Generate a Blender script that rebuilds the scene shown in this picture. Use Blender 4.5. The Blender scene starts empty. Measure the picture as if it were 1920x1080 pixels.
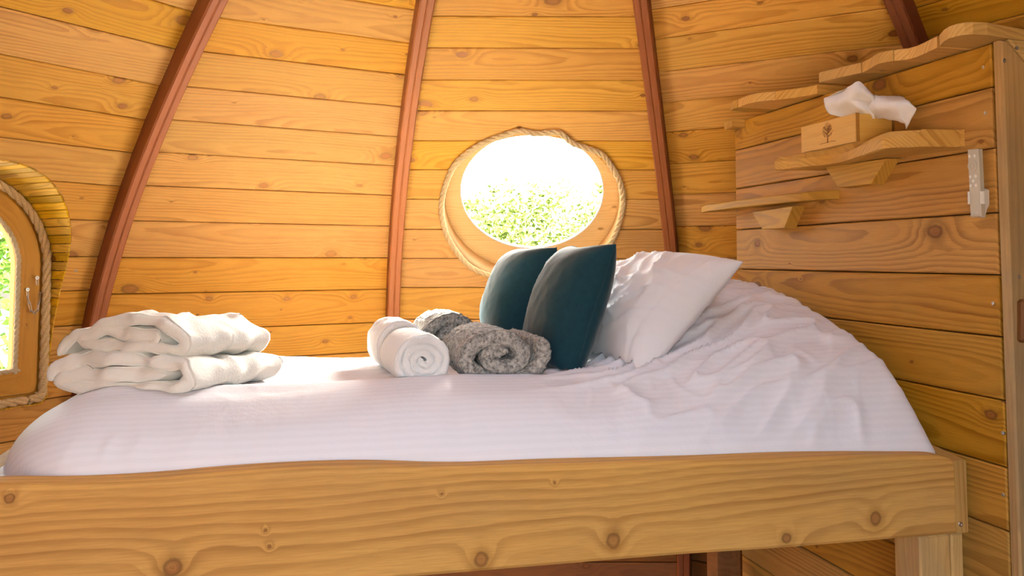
import bpy, bmesh, math, random
import numpy as np
from mathutils import Vector, Matrix, noise
random.seed(7)
S = bpy.context.scene
COL = S.collection
V3 = Vector
# ------------------------------------------------------------------ camera, sky, lights, exposure
E = 1.45                                   # eye height above the floor
F, PX, PY, PITCH = 1600.0, 960.0, 389.0, math.radians(3.5)
cd = bpy.data.cameras.new('camera'); cam = bpy.data.objects.new('camera', cd); COL.objects.link(cam)
cam.location = (0, 0, E); cam.rotation_euler = (math.radians(90) + PITCH, 0, 0)
cd.sensor_width = 36; cd.lens = 36 * F / 1920; cd.shift_y = -(540 - PY) / 1920; cd.clip_start = .02
S.camera = cam
w = bpy.data.worlds.new('world'); S.world = w; w.use_nodes = True
bg = w.node_tree.nodes['Background']; sky = w.node_tree.nodes.new('ShaderNodeTexSky'); sky.sky_type = 'NISHITA'; sky.sun_disc = False
sky.sun_elevation = math.radians(33.6); sky.sun_rotation = math.radians(27.7); sky.dust_density = 6; sky.air_density = 1; sky.ozone_density = 1
hz = w.node_tree.nodes.new('ShaderNodeHueSaturation'); hz.inputs['Saturation'].default_value = .5      # hazy, washed-out sky
w.node_tree.links.new(sky.outputs[0], hz.inputs['Color']); w.node_tree.links.new(hz.outputs[0], bg.inputs[0]); bg.inputs[1].default_value = 7.0
sl = bpy.data.lights.new('sun', 'SUN'); sl.energy = 600; sl.angle = math.radians(1.2); sl.color = (1, .93, .80)
sun = bpy.data.objects.new('sun', sl); COL.objects.link(sun); sun.location = (3, 8, 6)
SUN = V3((-.42, -.80, -.60)).normalized(); sun.rotation_euler = SUN.to_track_quat('-Z', 'Y').to_euler()
def area(name, loc, target, sx, sy, power, color):
    l = bpy.data.lights.new(name, 'AREA'); l.shape = 'RECTANGLE'; l.size = sx; l.size_y = sy; l.energy = power; l.color = color
    o = bpy.data.objects.new(name, l); COL.objects.link(o); o.location = loc
    o.rotation_euler = (V3(target) - V3(loc)).to_track_quat('-Z', 'Y').to_euler(); return o
def portal(name, loc, target, sx, sy):     # guides the sky's light through an opening; gives no light of its own
    o = area(name, loc, target, sx, sy, 1, (1, 1, 1)); o.data.cycles.is_portal = True
portal('rear_opening_portal', (.10, -.80, 1.10), (.10, 2.0, 1.10), 1.3, 1.6)  # sky fill through the opening added behind the camera
portal('oval_window_portal', (.09, 3.72, 1.80), (.09, 2.0, 1.2), .66, .60)
portal('arched_window_portal', (-1.90, 2.25, 1.38), (-.4, 1.39, 1.38), .75, .80)
S.view_settings.view_transform = 'Standard'; S.view_settings.look = 'None'
S.view_settings.gamma = 1; S.view_settings.use_curve_mapping = False; S.view_settings.exposure = -.60

# ------------------------------------------------------------------ geometry helpers
def ray(px, py):
    v = (PY - py) / F
    return V3(((px - PX) / F, math.cos(PITCH) - math.sin(PITCH) * v, math.sin(PITCH) + math.cos(PITCH) * v))
EYE = V3((0, 0, E))
def on_plane(px, py, P, n):
    r = ray(px, py); return EYE + r * ((P - EYE).dot(n) / r.dot(n))
def on_z(px, py, z):
    r = ray(px, py); return EYE + r * ((z - E) / r.z)
def at_y(px, py, y):
    r = ray(px, py); return EYE + r * (y / r.y)
def spl(x, xs, ys):                       # smooth interpolation through points
    if x <= xs[0]: return ys[0]
    if x >= xs[-1]: return ys[-1]
    i = 0
    while x > xs[i + 1]: i += 1
    def sl_(k):
        if k == 0: return (ys[1] - ys[0]) / (xs[1] - xs[0])
        if k == len(xs) - 1: return (ys[-1] - ys[-2]) / (xs[-1] - xs[-2])
        return (ys[k + 1] - ys[k - 1]) / (xs[k + 1] - xs[k - 1])
    h = xs[i + 1] - xs[i]; t = (x - xs[i]) / h
    return ((2*t**3 - 3*t*t + 1) * ys[i] + (t**3 - 2*t*t + t) * h * sl_(i) + (-2*t**3 + 3*t*t) * ys[i + 1] + (t**3 - t*t) * h * sl_(i + 1))
def sst(a, b, x):
    t = max(0, min(1, (x - a) / (b - a))); return t * t * (3 - 2 * t)
def catmull(P, n, closed=False):
    m = len(P); out = []
    for i in range(m if closed else m - 1):
        if closed: a, b, c, d = P[(i - 1) % m], P[i], P[(i + 1) % m], P[(i + 2) % m]
        else: a, b, c, d = P[max(0, i - 1)], P[i], P[i + 1], P[min(m - 1, i + 2)]
        for k in range(n):
            t = k / n
            out.append(.5 * ((2 * b) + (c - a) * t + (2 * a - 5 * b + 4 * c - d) * t * t + (3 * b - a - 3 * c + d) * t ** 3))
    if not closed: out.append(P[-1].copy())
    return out
WL = {}
def link(o, parent=None, base=None):
    COL.objects.link(o)
    WL[o.name] = base if base is not None else V3((0, 0, 0))
    o.location = WL[o.name]
    if parent is not None:
        o.parent = parent; o.matrix_parent_inverse = Matrix.Translation(-WL[parent.name])
def thing(name, base, label, cat, group=None, kind=None):
    o = bpy.data.objects.new(name, None); o.empty_display_size = .05
    link(o, None, V3(base)); return tag(o, label, cat, group, kind)
def tag(o, label=None, cat=None, group=None, kind=None):
    if label: o['label'] = label
    if cat: o['category'] = cat
    if group: o['group'] = group
    if kind: o['kind'] = kind
    return o
def mesh(name, verts, faces, mat, parent=None, uv=None, smooth=False, recalc=True):
    verts = [V3(v) for v in verts]
    lo = V3((min(v[i] for v in verts) for i in range(3))); hi = V3((max(v[i] for v in verts) for i in range(3)))
    base = V3(((lo.x + hi.x) / 2, (lo.y + hi.y) / 2, lo.z))
    me = bpy.data.meshes.new(name)
    me.from_pydata([tuple(v - base) for v in verts], [], faces)
    if recalc:
        bm = bmesh.new(); bm.from_mesh(me); bmesh.ops.recalc_face_normals(bm, faces=bm.faces); bm.to_mesh(me); bm.free()
    if uv is not None:
        L = me.uv_layers.new(name='UVMap'); idx = np.empty(len(me.loops), dtype=np.int32); me.loops.foreach_get('vertex_index', idx)
        L.data.foreach_set('uv', np.asarray(uv, dtype=np.float32)[idx].ravel())
    if smooth: me.polygons.foreach_set('use_smooth', [True] * len(me.polygons))
    me.materials.append(mat)
    o = bpy.data.objects.new(name, me); link(o, parent, base); return o
KC = [0]
def wood_uv(verts, u, v, n, vc=None, vo=None):
    KC[0] += 1; k = 10.0 * KC[0] + random.uniform(-2, 2)
    c = sum(verts, V3()) / len(verts)
    off = random.uniform(-.07, .07) if vo is None else vo
    return [((p - c).dot(u) + k, (p - c).dot(v) + (p - c).dot(n) * .9 + off) for p in verts]
def prism(name, pts, ext, mat, parent=None, u=None, ch=.003, vo=None, smooth=False, hollow=None):
    """outline pts (front face) extruded by vector ext, front edge chamfered by ch; grain runs along u"""
    pts = [V3(p) for p in pts]; m = len(pts); n = ext.normalized()
    nf = V3((0, 0, 0))
    for i in range(m): nf += (pts[i]).cross(pts[(i + 1) % m])
    nf.normalize(); c = sum(pts, V3()) / m
    ins = []
    for i in range(m):
        a, b, d = pts[i - 1], pts[i], pts[(i + 1) % m]
        e1 = (b - a).normalized(); e2 = (d - b).normalized()
        m1 = nf.cross(e1); m2 = nf.cross(e2); s = m1 + m2; l = max(.35, 1 + m1.dot(m2))
        ins.append(b + s * (ch / l))
    verts = ins + [p + n * ch for p in pts] + [p + ext for p in pts]
    faces = [list(range(m))]
    for k in (0, m):
        for i in range(m):
            j = (i + 1) % m; faces.append([k + i, k + j, k + m + j, k + m + i])
    faces.append(list(range(2 * m, 3 * m))[::-1])
    if u is None: u = (pts[1] - pts[0]).normalized()
    v = n.cross(u).normalized()
    return mesh(name, verts, faces, mat, parent, wood_uv(verts, u, v, n, vo=vo), smooth)
def tube(path, r, sides=8, closed=False):
    m = len(path); verts = []; faces = []; up = None
    for i, p in enumerate(path):
        t = (path[(i + 1) % m] - path[i - 1]) if closed else (path[min(i + 1, m - 1)] - path[max(i - 1, 0)])
        t.normalize()
        if up is None: up = t.orthogonal().normalized()
        up = (up - t * up.dot(t)).normalized(); b = t.cross(up)
        rr = r(i / max(1, m - 1)) if callable(r) else r
        for s in range(sides):
            a = 2 * math.pi * s / sides; verts.append(p + (up * math.cos(a) + b * math.sin(a)) * rr)
    for i in range(m if closed else m - 1):
        j = (i + 1) % m
        for s in range(sides):
            q = (s + 1) % sides; faces.append([i * sides + s, i * sides + q, j * sides + q, j * sides + s])
    if not closed: faces += [list(range(sides))[::-1], list(range((m - 1) * sides, m * sides))]
    return verts, faces
def join(parts):
    V, Fc = [], []
    for v, f in parts:
        k = len(V); V += v; Fc += [[i + k for i in q] for q in f]
    return V, Fc
def resample(P, step, closed=False):
    Q = P + [P[0]] if closed else P
    L = [0]
    for a, b in zip(Q, Q[1:]): L.append(L[-1] + (b - a).length)
    n = max(3, int(L[-1] / step)); out = []; k = 0
    for i in range(n if closed else n + 1):
        d = L[-1] * i / n
        while k < len(L) - 2 and L[k + 1] < d: k += 1
        f = (d - L[k]) / max(1e-9, L[k + 1] - L[k]); out.append(Q[k].lerp(Q[k + 1], f))
    return out, L[-1]
def rope(path, R, closed, pitch=None):
    """three laid strands twisted round a path"""
    pitch = pitch or R * 7
    P, L = resample(path, R * .42, closed); m = len(P)
    turns = max(1, round(L / pitch)); parts = []
    frames = []; up = None
    for i, p in enumerate(P):
        t = (P[(i + 1) % m] - P[i - 1]) if closed else (P[min(i + 1, m - 1)] - P[max(i - 1, 0)])
        t.normalize()
        if up is None: up = t.orthogonal().normalized()
        up = (up - t * up.dot(t)).normalized(); frames.append((p, up.copy(), t.cross(up)))
    for s in range(3):
        q = []
        for i, (p, a, b) in enumerate(frames):
            th = 2 * math.pi * (s / 3 + turns * i / m)
            q.append(p + (a * math.cos(th) + b * math.sin(th)) * R * .48)
        parts.append(tube(q, R * .54, 7, closed))
    return join(parts)

# ------------------------------------------------------------------ materials
class NT:
    def __init__(s, name):
        s.m = bpy.data.materials.new(name); s.m.use_nodes = True; s.t = s.m.node_tree
        s.b = s.t.nodes['Principled BSDF']; s.out = s.t.nodes['Material Output']
    def n(s, typ, **kw):
        x = s.t.nodes.new(typ)
        for k, v in kw.items(): setattr(x, k, v)
        return x
    def put(s, sock, v):
        if hasattr(v, 'is_output'): s.t.links.new(v, sock)
        elif v is not None: sock.default_value = v
    def m2(s, op, a, b=None, c=None, clamp=False):
        x = s.n('ShaderNodeMath', operation=op, use_clamp=clamp)
        for i, v in enumerate((a, b, c)):
            if v is not None: s.put(x.inputs[i], v)
        return x.outputs[0]
    def mix(s, f, a, b, blend='MIX'):
        x = s.n('ShaderNodeMix', data_type='RGBA', blend_type=blend)
        s.put(x.inputs['Factor'], f); s.put(x.inputs['A'], a); s.put(x.inputs['B'], b); return x.outputs['Result']
    def xyz(s, a, b, c=0.0):
        x = s.n('ShaderNodeCombineXYZ'); s.put(x.inputs[0], a); s.put(x.inputs[1], b); s.put(x.inputs[2], c); return x.outputs[0]
    def noise(s, vec, scale, detail=2.0, rough=.5, dims='2D'):
        x = s.n('ShaderNodeTexNoise', noise_dimensions=dims); s.put(x.inputs['Vector'], vec)
        s.put(x.inputs['Scale'], scale); x.inputs['Detail'].default_value = detail; x.inputs['Roughness'].default_value = rough
        return x.outputs[0]
    def mr(s, v, a, b, c, d, smooth=False):
        x = s.n('ShaderNodeMapRange'); x.clamp = True
        if smooth: x.interpolation_type = 'SMOOTHSTEP'
        for i, q in enumerate((v, a, b, c, d)): s.put(x.inputs[i], q)
        return x.outputs[0]
    def bump(s, h, st, dist):
        x = s.n('ShaderNodeBump'); s.put(x.inputs['Strength'], st); x.inputs['Distance'].default_value = dist
        s.put(x.inputs['Height'], h); s.t.links.new(x.outputs[0], s.b.inputs['Normal'])
def c4(r, g, b): return (r, g, b, 1.0)
def wood(name, light, dark, knot=(.17, .06, .015), ring=125, contrast=.62, knots=.5, tone=.22, rough=.5, kx=.30, ky=.10, grey=0, spec=.12, at=None):
    t = NT(name); uvn = t.n('ShaderNodeUVMap'); sp = t.n('ShaderNodeSeparateXYZ'); t.t.links.new(uvn.outputs[0], sp.inputs[0])
    u, v = sp.outputs[0], sp.outputs[1]; M = t.m2
    k = M('FLOOR', M('ADD', M('MULTIPLY', u, .1), .5))
    wn = t.n('ShaderNodeTexWhiteNoise', noise_dimensions='1D'); t.put(wn.inputs['W'], k)
    ws = t.n('ShaderNodeSeparateColor'); t.t.links.new(wn.outputs['Color'], ws.inputs[0])
    # knots
    vo = t.n('ShaderNodeTexVoronoi', voronoi_dimensions='2D', feature='F1'); vo.inputs['Scale'].default_value = 1
    su, sv = M('DIVIDE', u, kx), M('DIVIDE', v, ky)
    t.put(vo.inputs['Vector'], t.xyz(su, sv)); vp = t.n('ShaderNodeSeparateXYZ'); t.t.links.new(vo.outputs['Position'], vp.inputs[0])
    vc = t.n('ShaderNodeSeparateColor'); t.t.links.new(vo.outputs['Color'], vc.inputs[0])
    du = M('MULTIPLY', M('SUBTRACT', su, vp.outputs[0]), kx * .6); dv = M('MULTIPLY', M('SUBTRACT', sv, vp.outputs[1]), ky)
    wob = M('MULTIPLY', M('SUBTRACT', t.noise(t.xyz(u, v), 70, 2), .5), .005)
    dk = M('ADD', M('SQRT', M('ADD', M('MULTIPLY', du, du), M('MULTIPLY', dv, dv))), wob)
    pres = M('LESS_THAN', vc.outputs[0], knots)
    rk = M('ADD', M('MULTIPLY', M('POWER', vc.outputs[1], 2.5), .015), .0025)
    q = M('DIVIDE', dk, M('MULTIPLY', rk, 3.0)); infl = M('MULTIPLY', pres, M('EXPONENT', M('MULTIPLY', M('MULTIPLY', q, q), -1.0)))
    if at:                                 # knots of one particular board: (u, v, radius)
        best = None
        for (ku, kv, kr) in at:
            x, y = M('MULTIPLY', M('SUBTRACT', u, ku), .8), M('SUBTRACT', v, kv)
            e_ = M('DIVIDE', M('ADD', M('SQRT', M('ADD', M('MULTIPLY', x, x), M('MULTIPLY', y, y))), wob), kr)
            best = e_ if best is None else M('MINIMUM', best, e_)
        pres = 1.0; rk = .010; dk = M('MULTIPLY', best, .010)
        q = M('DIVIDE', dk, .028); infl = M('EXPONENT', M('MULTIPLY', M('MULTIPLY', q, q), -1.0))
    # rings of a log cut along its length
    w1 = M('SUBTRACT', t.noise(t.xyz(M('MULTIPLY', u, 1.6), M('MULTIPLY', v, 9)), 1, 2), .5)
    w2 = M('SUBTRACT', t.noise(t.xyz(M('MULTIPLY', u, 9), M('MULTIPLY', v, 60)), 1, 2), .5)
    hp = M('ADD', M('MULTIPLY', t.noise(t.xyz(M('MULTIPLY', u, .9), 3.3), 1, 1), .11), .004)
    vv = M('ADD', v, M('MULTIPLY', w1, .035))
    d = M('SQRT', M('ADD', M('MULTIPLY', vv, vv), M('MULTIPLY', hp, hp)))
    d = M('ADD', M('ADD', d, M('MULTIPLY', infl, M('MULTIPLY', rk, 2.2))), M('MULTIPLY', w2, .0035))
    ph = M('MULTIPLY', d, ring); fr = M('FRACT', ph); fl = M('FLOOR', ph)
    rw = t.n('ShaderNodeTexWhiteNoise', noise_dimensions='1D'); t.put(rw.inputs['W'], fl)
    late = M('MULTIPLY', t.mr(fr, .25, .86, 0, 1, True), t.mr(fr, .9, 1.0, 1, 0, True))
    late = M('MULTIPLY', late, M('ADD', M('MULTIPLY', rw.outputs[0], .75), .25))
    patch = t.noise(t.xyz(M('MULTIPLY', u, 3), M('MULTIPLY', v, 14)), 1, 3, .6)
    late = M('MULTIPLY', late, t.mr(patch, .25, .7, .35, 1.0))
    fib = t.noise(t.xyz(M('MULTIPLY', u, 14), M('MULTIPLY', v, 420)), 1, 3, .6)
    col = t.mix(M('MULTIPLY', late, contrast), c4(*light), c4(*dark))
    col = t.mix(t.mr(fib, .35, .75, 0, .22), col, c4(*[x * .62 for x in dark]))
    col = t.mix(t.mr(patch, .35, .75, 0, .28), col, c4(light[0] * .82, light[1] * .70, light[2] * .58))
    hs = t.n('ShaderNodeHueSaturation'); t.put(hs.inputs['Color'], col)
    t.put(hs.inputs['Hue'], M('ADD', M('MULTIPLY', M('SUBTRACT', ws.outputs[0], .5), .007), .5))
    t.put(hs.inputs['Saturation'], M('ADD', M('MULTIPLY', M('SUBTRACT', ws.outputs[2], .5), .12), 1.0))
    t.put(hs.inputs['Value'], M('ADD', M('MULTIPLY', M('SUBTRACT', ws.outputs[1], .5), tone * 2), 1.0)); col = hs.outputs[0]
    # knot body: dark rim, warm heart
    body = M('MULTIPLY', pres, t.mr(M('DIVIDE', dk, rk), .75, 1.05, 1, 0, True))
    rim = M('MULTIPLY', pres, M('MULTIPLY', t.mr(M('DIVIDE', dk, rk), .55, .9, 0, 1, True), t.mr(M('DIVIDE', dk, rk), .95, 1.3, 1, 0, True)))
    halo = M('MULTIPLY', pres, t.mr(M('DIVIDE', dk, rk), .9, 2.6, .38, 0, True))
    krings = t.mr(M('FRACT', M('MULTIPLY', M('DIVIDE', dk, rk), 3.0)), .3, .9, 0, .5)
    kc = t.mix(krings, c4(knot[0] * 1.5, knot[1] * 1.5, knot[2] * 1.5), c4(*[x * .6 for x in knot]))
    col = t.mix(halo, col, c4(dark[0] * .85, dark[1] * .8, dark[2] * .7))
    col = t.mix(M('MULTIPLY', body, M('ADD', M('MULTIPLY', vc.outputs[2], .45), .5)), col, kc)
    col = t.mix(M('MULTIPLY', rim, .5), col, c4(*[x * .35 for x in knot]))
    if grey:
        g = t.noise(t.xyz(M('MULTIPLY', u, 2.2), M('MULTIPLY', v, 7)), 1, 4, .65)
        col = t.mix(t.mr(g, .42, .7, 0, grey), col, c4(.19, .17, .13))
    t.put(t.b.inputs['Base Color'], col)
    t.put(t.b.inputs['Roughness'], t.mr(late, 0, 1, rough + .06, rough - .08)); t.b.inputs['Specular IOR Level'].default_value = spec
    t.bump(M('ADD', M('MULTIPLY', late, .7), M('ADD', M('MULTIPLY', fib, .5), M('MULTIPLY', body, .6))), .35, .0012)
    return t.m
def plain(name, col, rough=.6, metal=0, spec=.5, var=0, scale=40, bump=0, sheen=0):
    t = NT(name); co = t.n('ShaderNodeTexCoord').outputs['Object']
    n = t.noise(co, scale, 3, .6, '3D')
    t.put(t.b.inputs['Base Color'], t.mix(t.mr(n, .3, .7, 0, 1), c4(*[x * (1 - var) for x in col]), c4(*[min(1, x * (1 + var)) for x in col])))
    t.b.inputs['Roughness'].default_value = rough; t.b.inputs['Metallic'].default_value = metal; t.b.inputs['Specular IOR Level'].default_value = spec
    if sheen: t.b.inputs['Sheen Weight'].default_value = sheen; t.b.inputs['Sheen Roughness'].default_value = .4
    if bump: t.bump(n, bump, .004)
    return t.m
M_WALL = wood('pine_cladding', (.69, .368, .078), (.29, .105, .012), knots=.55, ring=105, contrast=.95, tone=.10)
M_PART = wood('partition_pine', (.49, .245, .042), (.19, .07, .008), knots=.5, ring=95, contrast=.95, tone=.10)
M_SHELF = wood('live_edge_oak', (.60, .345, .085), (.30, .135, .025), knots=.2, ring=120, contrast=.8)
M_POST = wood('pale_post_wood', (.56, .35, .125), (.33, .17, .05), knots=.3, ring=110, grey=.35)
M_RIB = wood('red_laminated_rib', (.235, .072, .018), (.085, .02, .006), knot=(.1, .02, .01), knots=.0, ring=240, contrast=.9, rough=.55, spec=.2)
M_SASH = wood('window_sash_pine', (.58, .29, .052), (.34, .14, .022), knots=.4, ring=110)
M_REVEAL = wood('yellow_reveal_pine', (.74, .47, .055), (.36, .17, .012), knots=.35, ring=150, contrast=.85, tone=.3)
M_UNDER = wood('under_bed_shade_pine', (.19, .08, .025), (.10, .035, .01), knots=.4)  # dark pine; shade under the bed is put into this colour
M_LINING = wood('darkened_lining', (.16, .075, .03), (.09, .04, .015))  # unseen lining, darkened to cut bounced light and lift contrast
M_DARK = plain('dark_backing', (.035, .018, .008), .9)
M_ROPE = plain('manila_rope', (.66, .49, .25), .85, 0, .2, .25, 260, .5)
M_ROPE2 = plain('pale_cord', (.60, .50, .32), .85, 0, .2, .2, 300, .4)
M_STEEL = plain('screw_steel', (.62, .60, .57), .35, 1.0, .5, .1, 200)
M_PLAST = plain('remote_grey_plastic', (.50, .46, .37), .45, 0, .4, .03, 30)
M_PLAST2 = plain('white_clip_plastic', (.80, .77, .68), .4, 0, .4, .03, 30)
M_TISS = plain('tissue_paper', (.86, .84, .78), .9, 0, .1, .04, 30, .15)
M_BOX = wood('tissue_box_birch', (.72, .43, .10), (.58, .31, .06), knots=.05, ring=90, contrast=.4, tone=.03, rough=.35)
M_BOX2 = wood('tissue_box_edge', (.33, .17, .045), (.22, .10, .025), knots=0, ring=200)
M_BURN = plain('burnt_mark', (.22, .10, .03), .8, 0, .2)
M_VELVET = plain('teal_velvet', (.008, .042, .060), .8, 0, .15, .10, 60, 0, .30)
def cloth(name, col, stripe=0):
    t = NT(name); uvn = t.n('ShaderNodeUVMap'); sp = t.n('ShaderNodeSeparateXYZ'); t.t.links.new(uvn.outputs[0], sp.inputs[0]); M = t.m2
    co = t.n('ShaderNodeTexCoord').outputs['Object']
    cc = c4(*col)
    if stripe:
        s = t.mr(t.m2('PINGPONG', M('DIVIDE', sp.outputs[1], stripe), 1.0), .42, .58, 0, 1, True)
        cc = t.mix(s, c4(*col), c4(*[x * .975 for x in col])); t.put(t.b.inputs['Roughness'], t.mr(s, 0, 1, .45, .8))
    else: t.b.inputs['Roughness'].default_value = .75
    t.put(t.b.inputs['Base Color'], cc); t.b.inputs['Specular IOR Level'].default_value = .25
    t.b.inputs['Sheen Weight'].default_value = .12
    t.bump(t.noise(co, 22, 4, .6, '3D'), .25, .006)
    return t.m
M_DUVET = cloth('white_striped_cotton', (.84, .82, .85), .011)
M_PILLOW = cloth('white_cotton_pillowcase', (.84, .83, .84))
def pile(name, col, scale, bump, dist, dk=.75):
    t = NT(name); co = t.n('ShaderNodeTexCoord').outputs['Object']
    n = t.noise(co, scale, 4, .65, '3D'); vv = t.n('ShaderNodeTexVoronoi', voronoi_dimensions='3D'); t.put(vv.inputs['Vector'], co); vv.inputs['Scale'].default_value = scale * 1.2
    t.put(t.b.inputs['Base Color'], t.mix(t.mr(n, .3, .65, 0, 1), c4(*[x * dk for x in col]), c4(*col)))
    t.b.inputs['Roughness'].default_value = .95; t.b.inputs['Specular IOR Level'].default_value = .1; t.b.inputs['Sheen Weight'].default_value = .25
    t.bump(t.m2('ADD', n, vv.outputs['Distance']), bump, dist); return t.m
M_TOWEL = pile('white_terry', (.95, .93, .90), 260, .35, .003, .95)
M_FLEECE = pile('cream_fleece', (.96, .925, .83), 150, .25, .002, .98)
M_SHERPA = pile('grey_mottled_sherpa', (.56, .54, .50), 110, .8, .005, .14)
def leafm(name, a, b):
    t = NT(name); co = t.n('ShaderNodeTexCoord').outputs['Object']; n = t.noise(co, 3.0, 3, .6, '3D')
    col = t.mix(t.mr(n, .3, .7, 0, 1), c4(*a), c4(*b))
    d = t.n('ShaderNodeBsdfDiffuse'); tr = t.n('ShaderNodeBsdfTranslucent'); mx = t.n('ShaderNodeMixShader'); mx.inputs[0].default_value = .5
    t.put(d.inputs[0], col); t.put(tr.inputs[0], col)
    t.t.links.new(d.outputs[0], mx.inputs[1]); t.t.links.new(tr.outputs[0], mx.inputs[2]); t.t.links.new(mx.outputs[0], t.out.inputs[0]); return t.m
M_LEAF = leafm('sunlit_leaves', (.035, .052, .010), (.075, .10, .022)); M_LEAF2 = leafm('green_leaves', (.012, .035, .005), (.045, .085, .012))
M_BARK = plain('shrub_stem', (.10, .07, .04), .9, 0, .2, .2, 20)
M_GRASS = plain('gravel', (.20, .175, .15), .9, 0, .1, .35, 25)  # unseen ground, made neutral so no green light bounces indoors
def glassm():
    t = NT('window_glass'); tr = t.n('ShaderNodeBsdfTransparent'); gl = t.n('ShaderNodeBsdfGlossy'); gl.inputs['Roughness'].default_value = .02
    fz = t.n('ShaderNodeFresnel'); fz.inputs[0].default_value = 1.25; mx = t.n('ShaderNodeMixShader')
    tr.inputs[0].default_value = (.95, .97, .96, 1)
    t.t.links.new(fz.outputs[0], mx.inputs[0]); t.t.links.new(tr.outputs[0], mx.inputs[1]); t.t.links.new(gl.outputs[0], mx.inputs[2]); t.t.links.new(mx.outputs[0], t.out.inputs[0]); return t.m
M_GLASS = glassm()
M_FRAME = wood('window_glow_frame_pine', (.84, .58, .28), (.56, .30, .09), knots=.3, ring=90, contrast=.6, tone=.05)  # lightened wood: daylight glow around the oval glass painted into the colour

# ------------------------------------------------------------------ the pod: ribs and planked panels
CX, CY = .095, 1.47
RD = .08                                   # rib depth in front of the planks
ZA = 1.55                                  # apex above the eye
def prof(z):                               # radius of the ribs' inner edge; z from the eye
    if z < -.45: return 2.15 + .45 * .45 - .5 * .2025 - (z + .45) ** 2 * .12
    if z < .95: return 2.15 - .45 * z - .5 * z * z
    r0 = 2.15 - .45 * .95 - .5 * .9025; f = (z - .95) / (ZA - .95)
    return max(.02, r0 * math.sqrt(max(0, 1 - f ** 1.55)))
RIBPX = {1: [(407, 0), (362, 90), (308, 200), (265, 300), (228, 400), (200, 537), (187, 620)],
         2: [(799, 0), (769, 200), (748.5, 400), (740, 537), (738.5, 595)],
         3: [(1203, 0), (1226, 180), (1245, 345), (1262, 502)]}
RIB = {}
def hit_prof(px, py):
    r = ray(px, py); lo, hi = 1.5, 5.0
    f = lambda t: math.hypot(r.x * t - CX, r.y * t - CY) - prof(r.z * t)
    for _ in range(60):
        mid = (lo + hi) / 2
        if f(mid) > 0: hi = mid
        else: lo = mid
    return r * lo
for k, pp in RIBPX.items():
    zz, aa = [], []
    for q in pp:
        P = hit_prof(*q); zz.append(P.z); aa.append(math.atan2(P.x - CX, P.y - CY))
    RIB[k] = np.polyfit(zz, aa, 1)
th = {k: float(np.polyval(c, 0)) for k, c in RIB.items()}
ST = math.radians(29)
for k, a in ((4, th[3] + ST * 1.03), (5, th[3] + 2 * ST * 1.03), (0, th[1] - ST), (-1, th[1] - 2 * ST)): RIB[k] = np.array([0., a])
def rib_dir(k, z):
    a = float(np.polyval(RIB[k], max(-.6, min(1.0, z)))); return V3((math.sin(a), math.cos(a), 0))
def rib_pt(k, z, out=0.0):                 # on the wall surface (out=0); out<0 is towards the room
    return V3((CX, CY, E + z)) + rib_dir(k, z) * (prof(z) + RD + out)
def rib_z(k, y):                           # height on rib k (inner edge) seen at pixel row y
    lo, hi = -1.4, 1.4
    for _ in range(50):
        m = (lo + hi) / 2; P = rib_pt(k, m, -RD * .5) - EYE
        v = (P.z * math.cos(PITCH) - P.y * math.sin(PITCH)) / (P.y * math.cos(PITCH) + P.z * math.sin(PITCH))
        if PY - F * v > y: lo = m
        else: hi = m
    return lo
def wall_out(k, z):                        # outward normal of panel k..k+1 at height z
    a, b = rib_pt(k, z), rib_pt(k + 1, z); a2, b2 = rib_pt(k, z + .02), rib_pt(k + 1, z + .02)
    n = (b - a).cross((a2 + b2) / 2 - (a + b) / 2).normalized()
    if n.dot((a + b) / 2 - V3((CX, CY, a.z))) < 0: n.negate()
    return n
def panel_hit(k, px, py):
    r = ray(px, py); lo, hi = 1.0, 6.0
    def f(t):
        P = r * t; z = max(-1.45, min(1.5, P.z)); a, b = rib_pt(k, z), rib_pt(k + 1, z)
        n = V3(((b - a).y, -(b - a).x, 0)).normalized()
        if n.dot(a - V3((CX, CY, a.z))) < 0: n.negate()
        return (P + EYE - a).x * n.x + (P + EYE - a).y * n.y
    for _ in range(60):
        m = (lo + hi) / 2
        if f(m) > 0: hi = m
        else: lo = m
    return EYE + r * lo
def seams_from(k, ys):
    z = sorted(rib_z(k, y) for y in ys)
    st = .125
    while z[0] > -1.38: z.insert(0, max(-1.45, z[0] - st))
    while z[-1] < ZA - .10:
        slope = abs(prof(z[-1] + .02) - prof(z[-1])) / .02
        z.append(min(ZA - .02, z[-1] + st / math.sqrt(1 + slope * slope)))
    return z
TOP = {}
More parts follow.
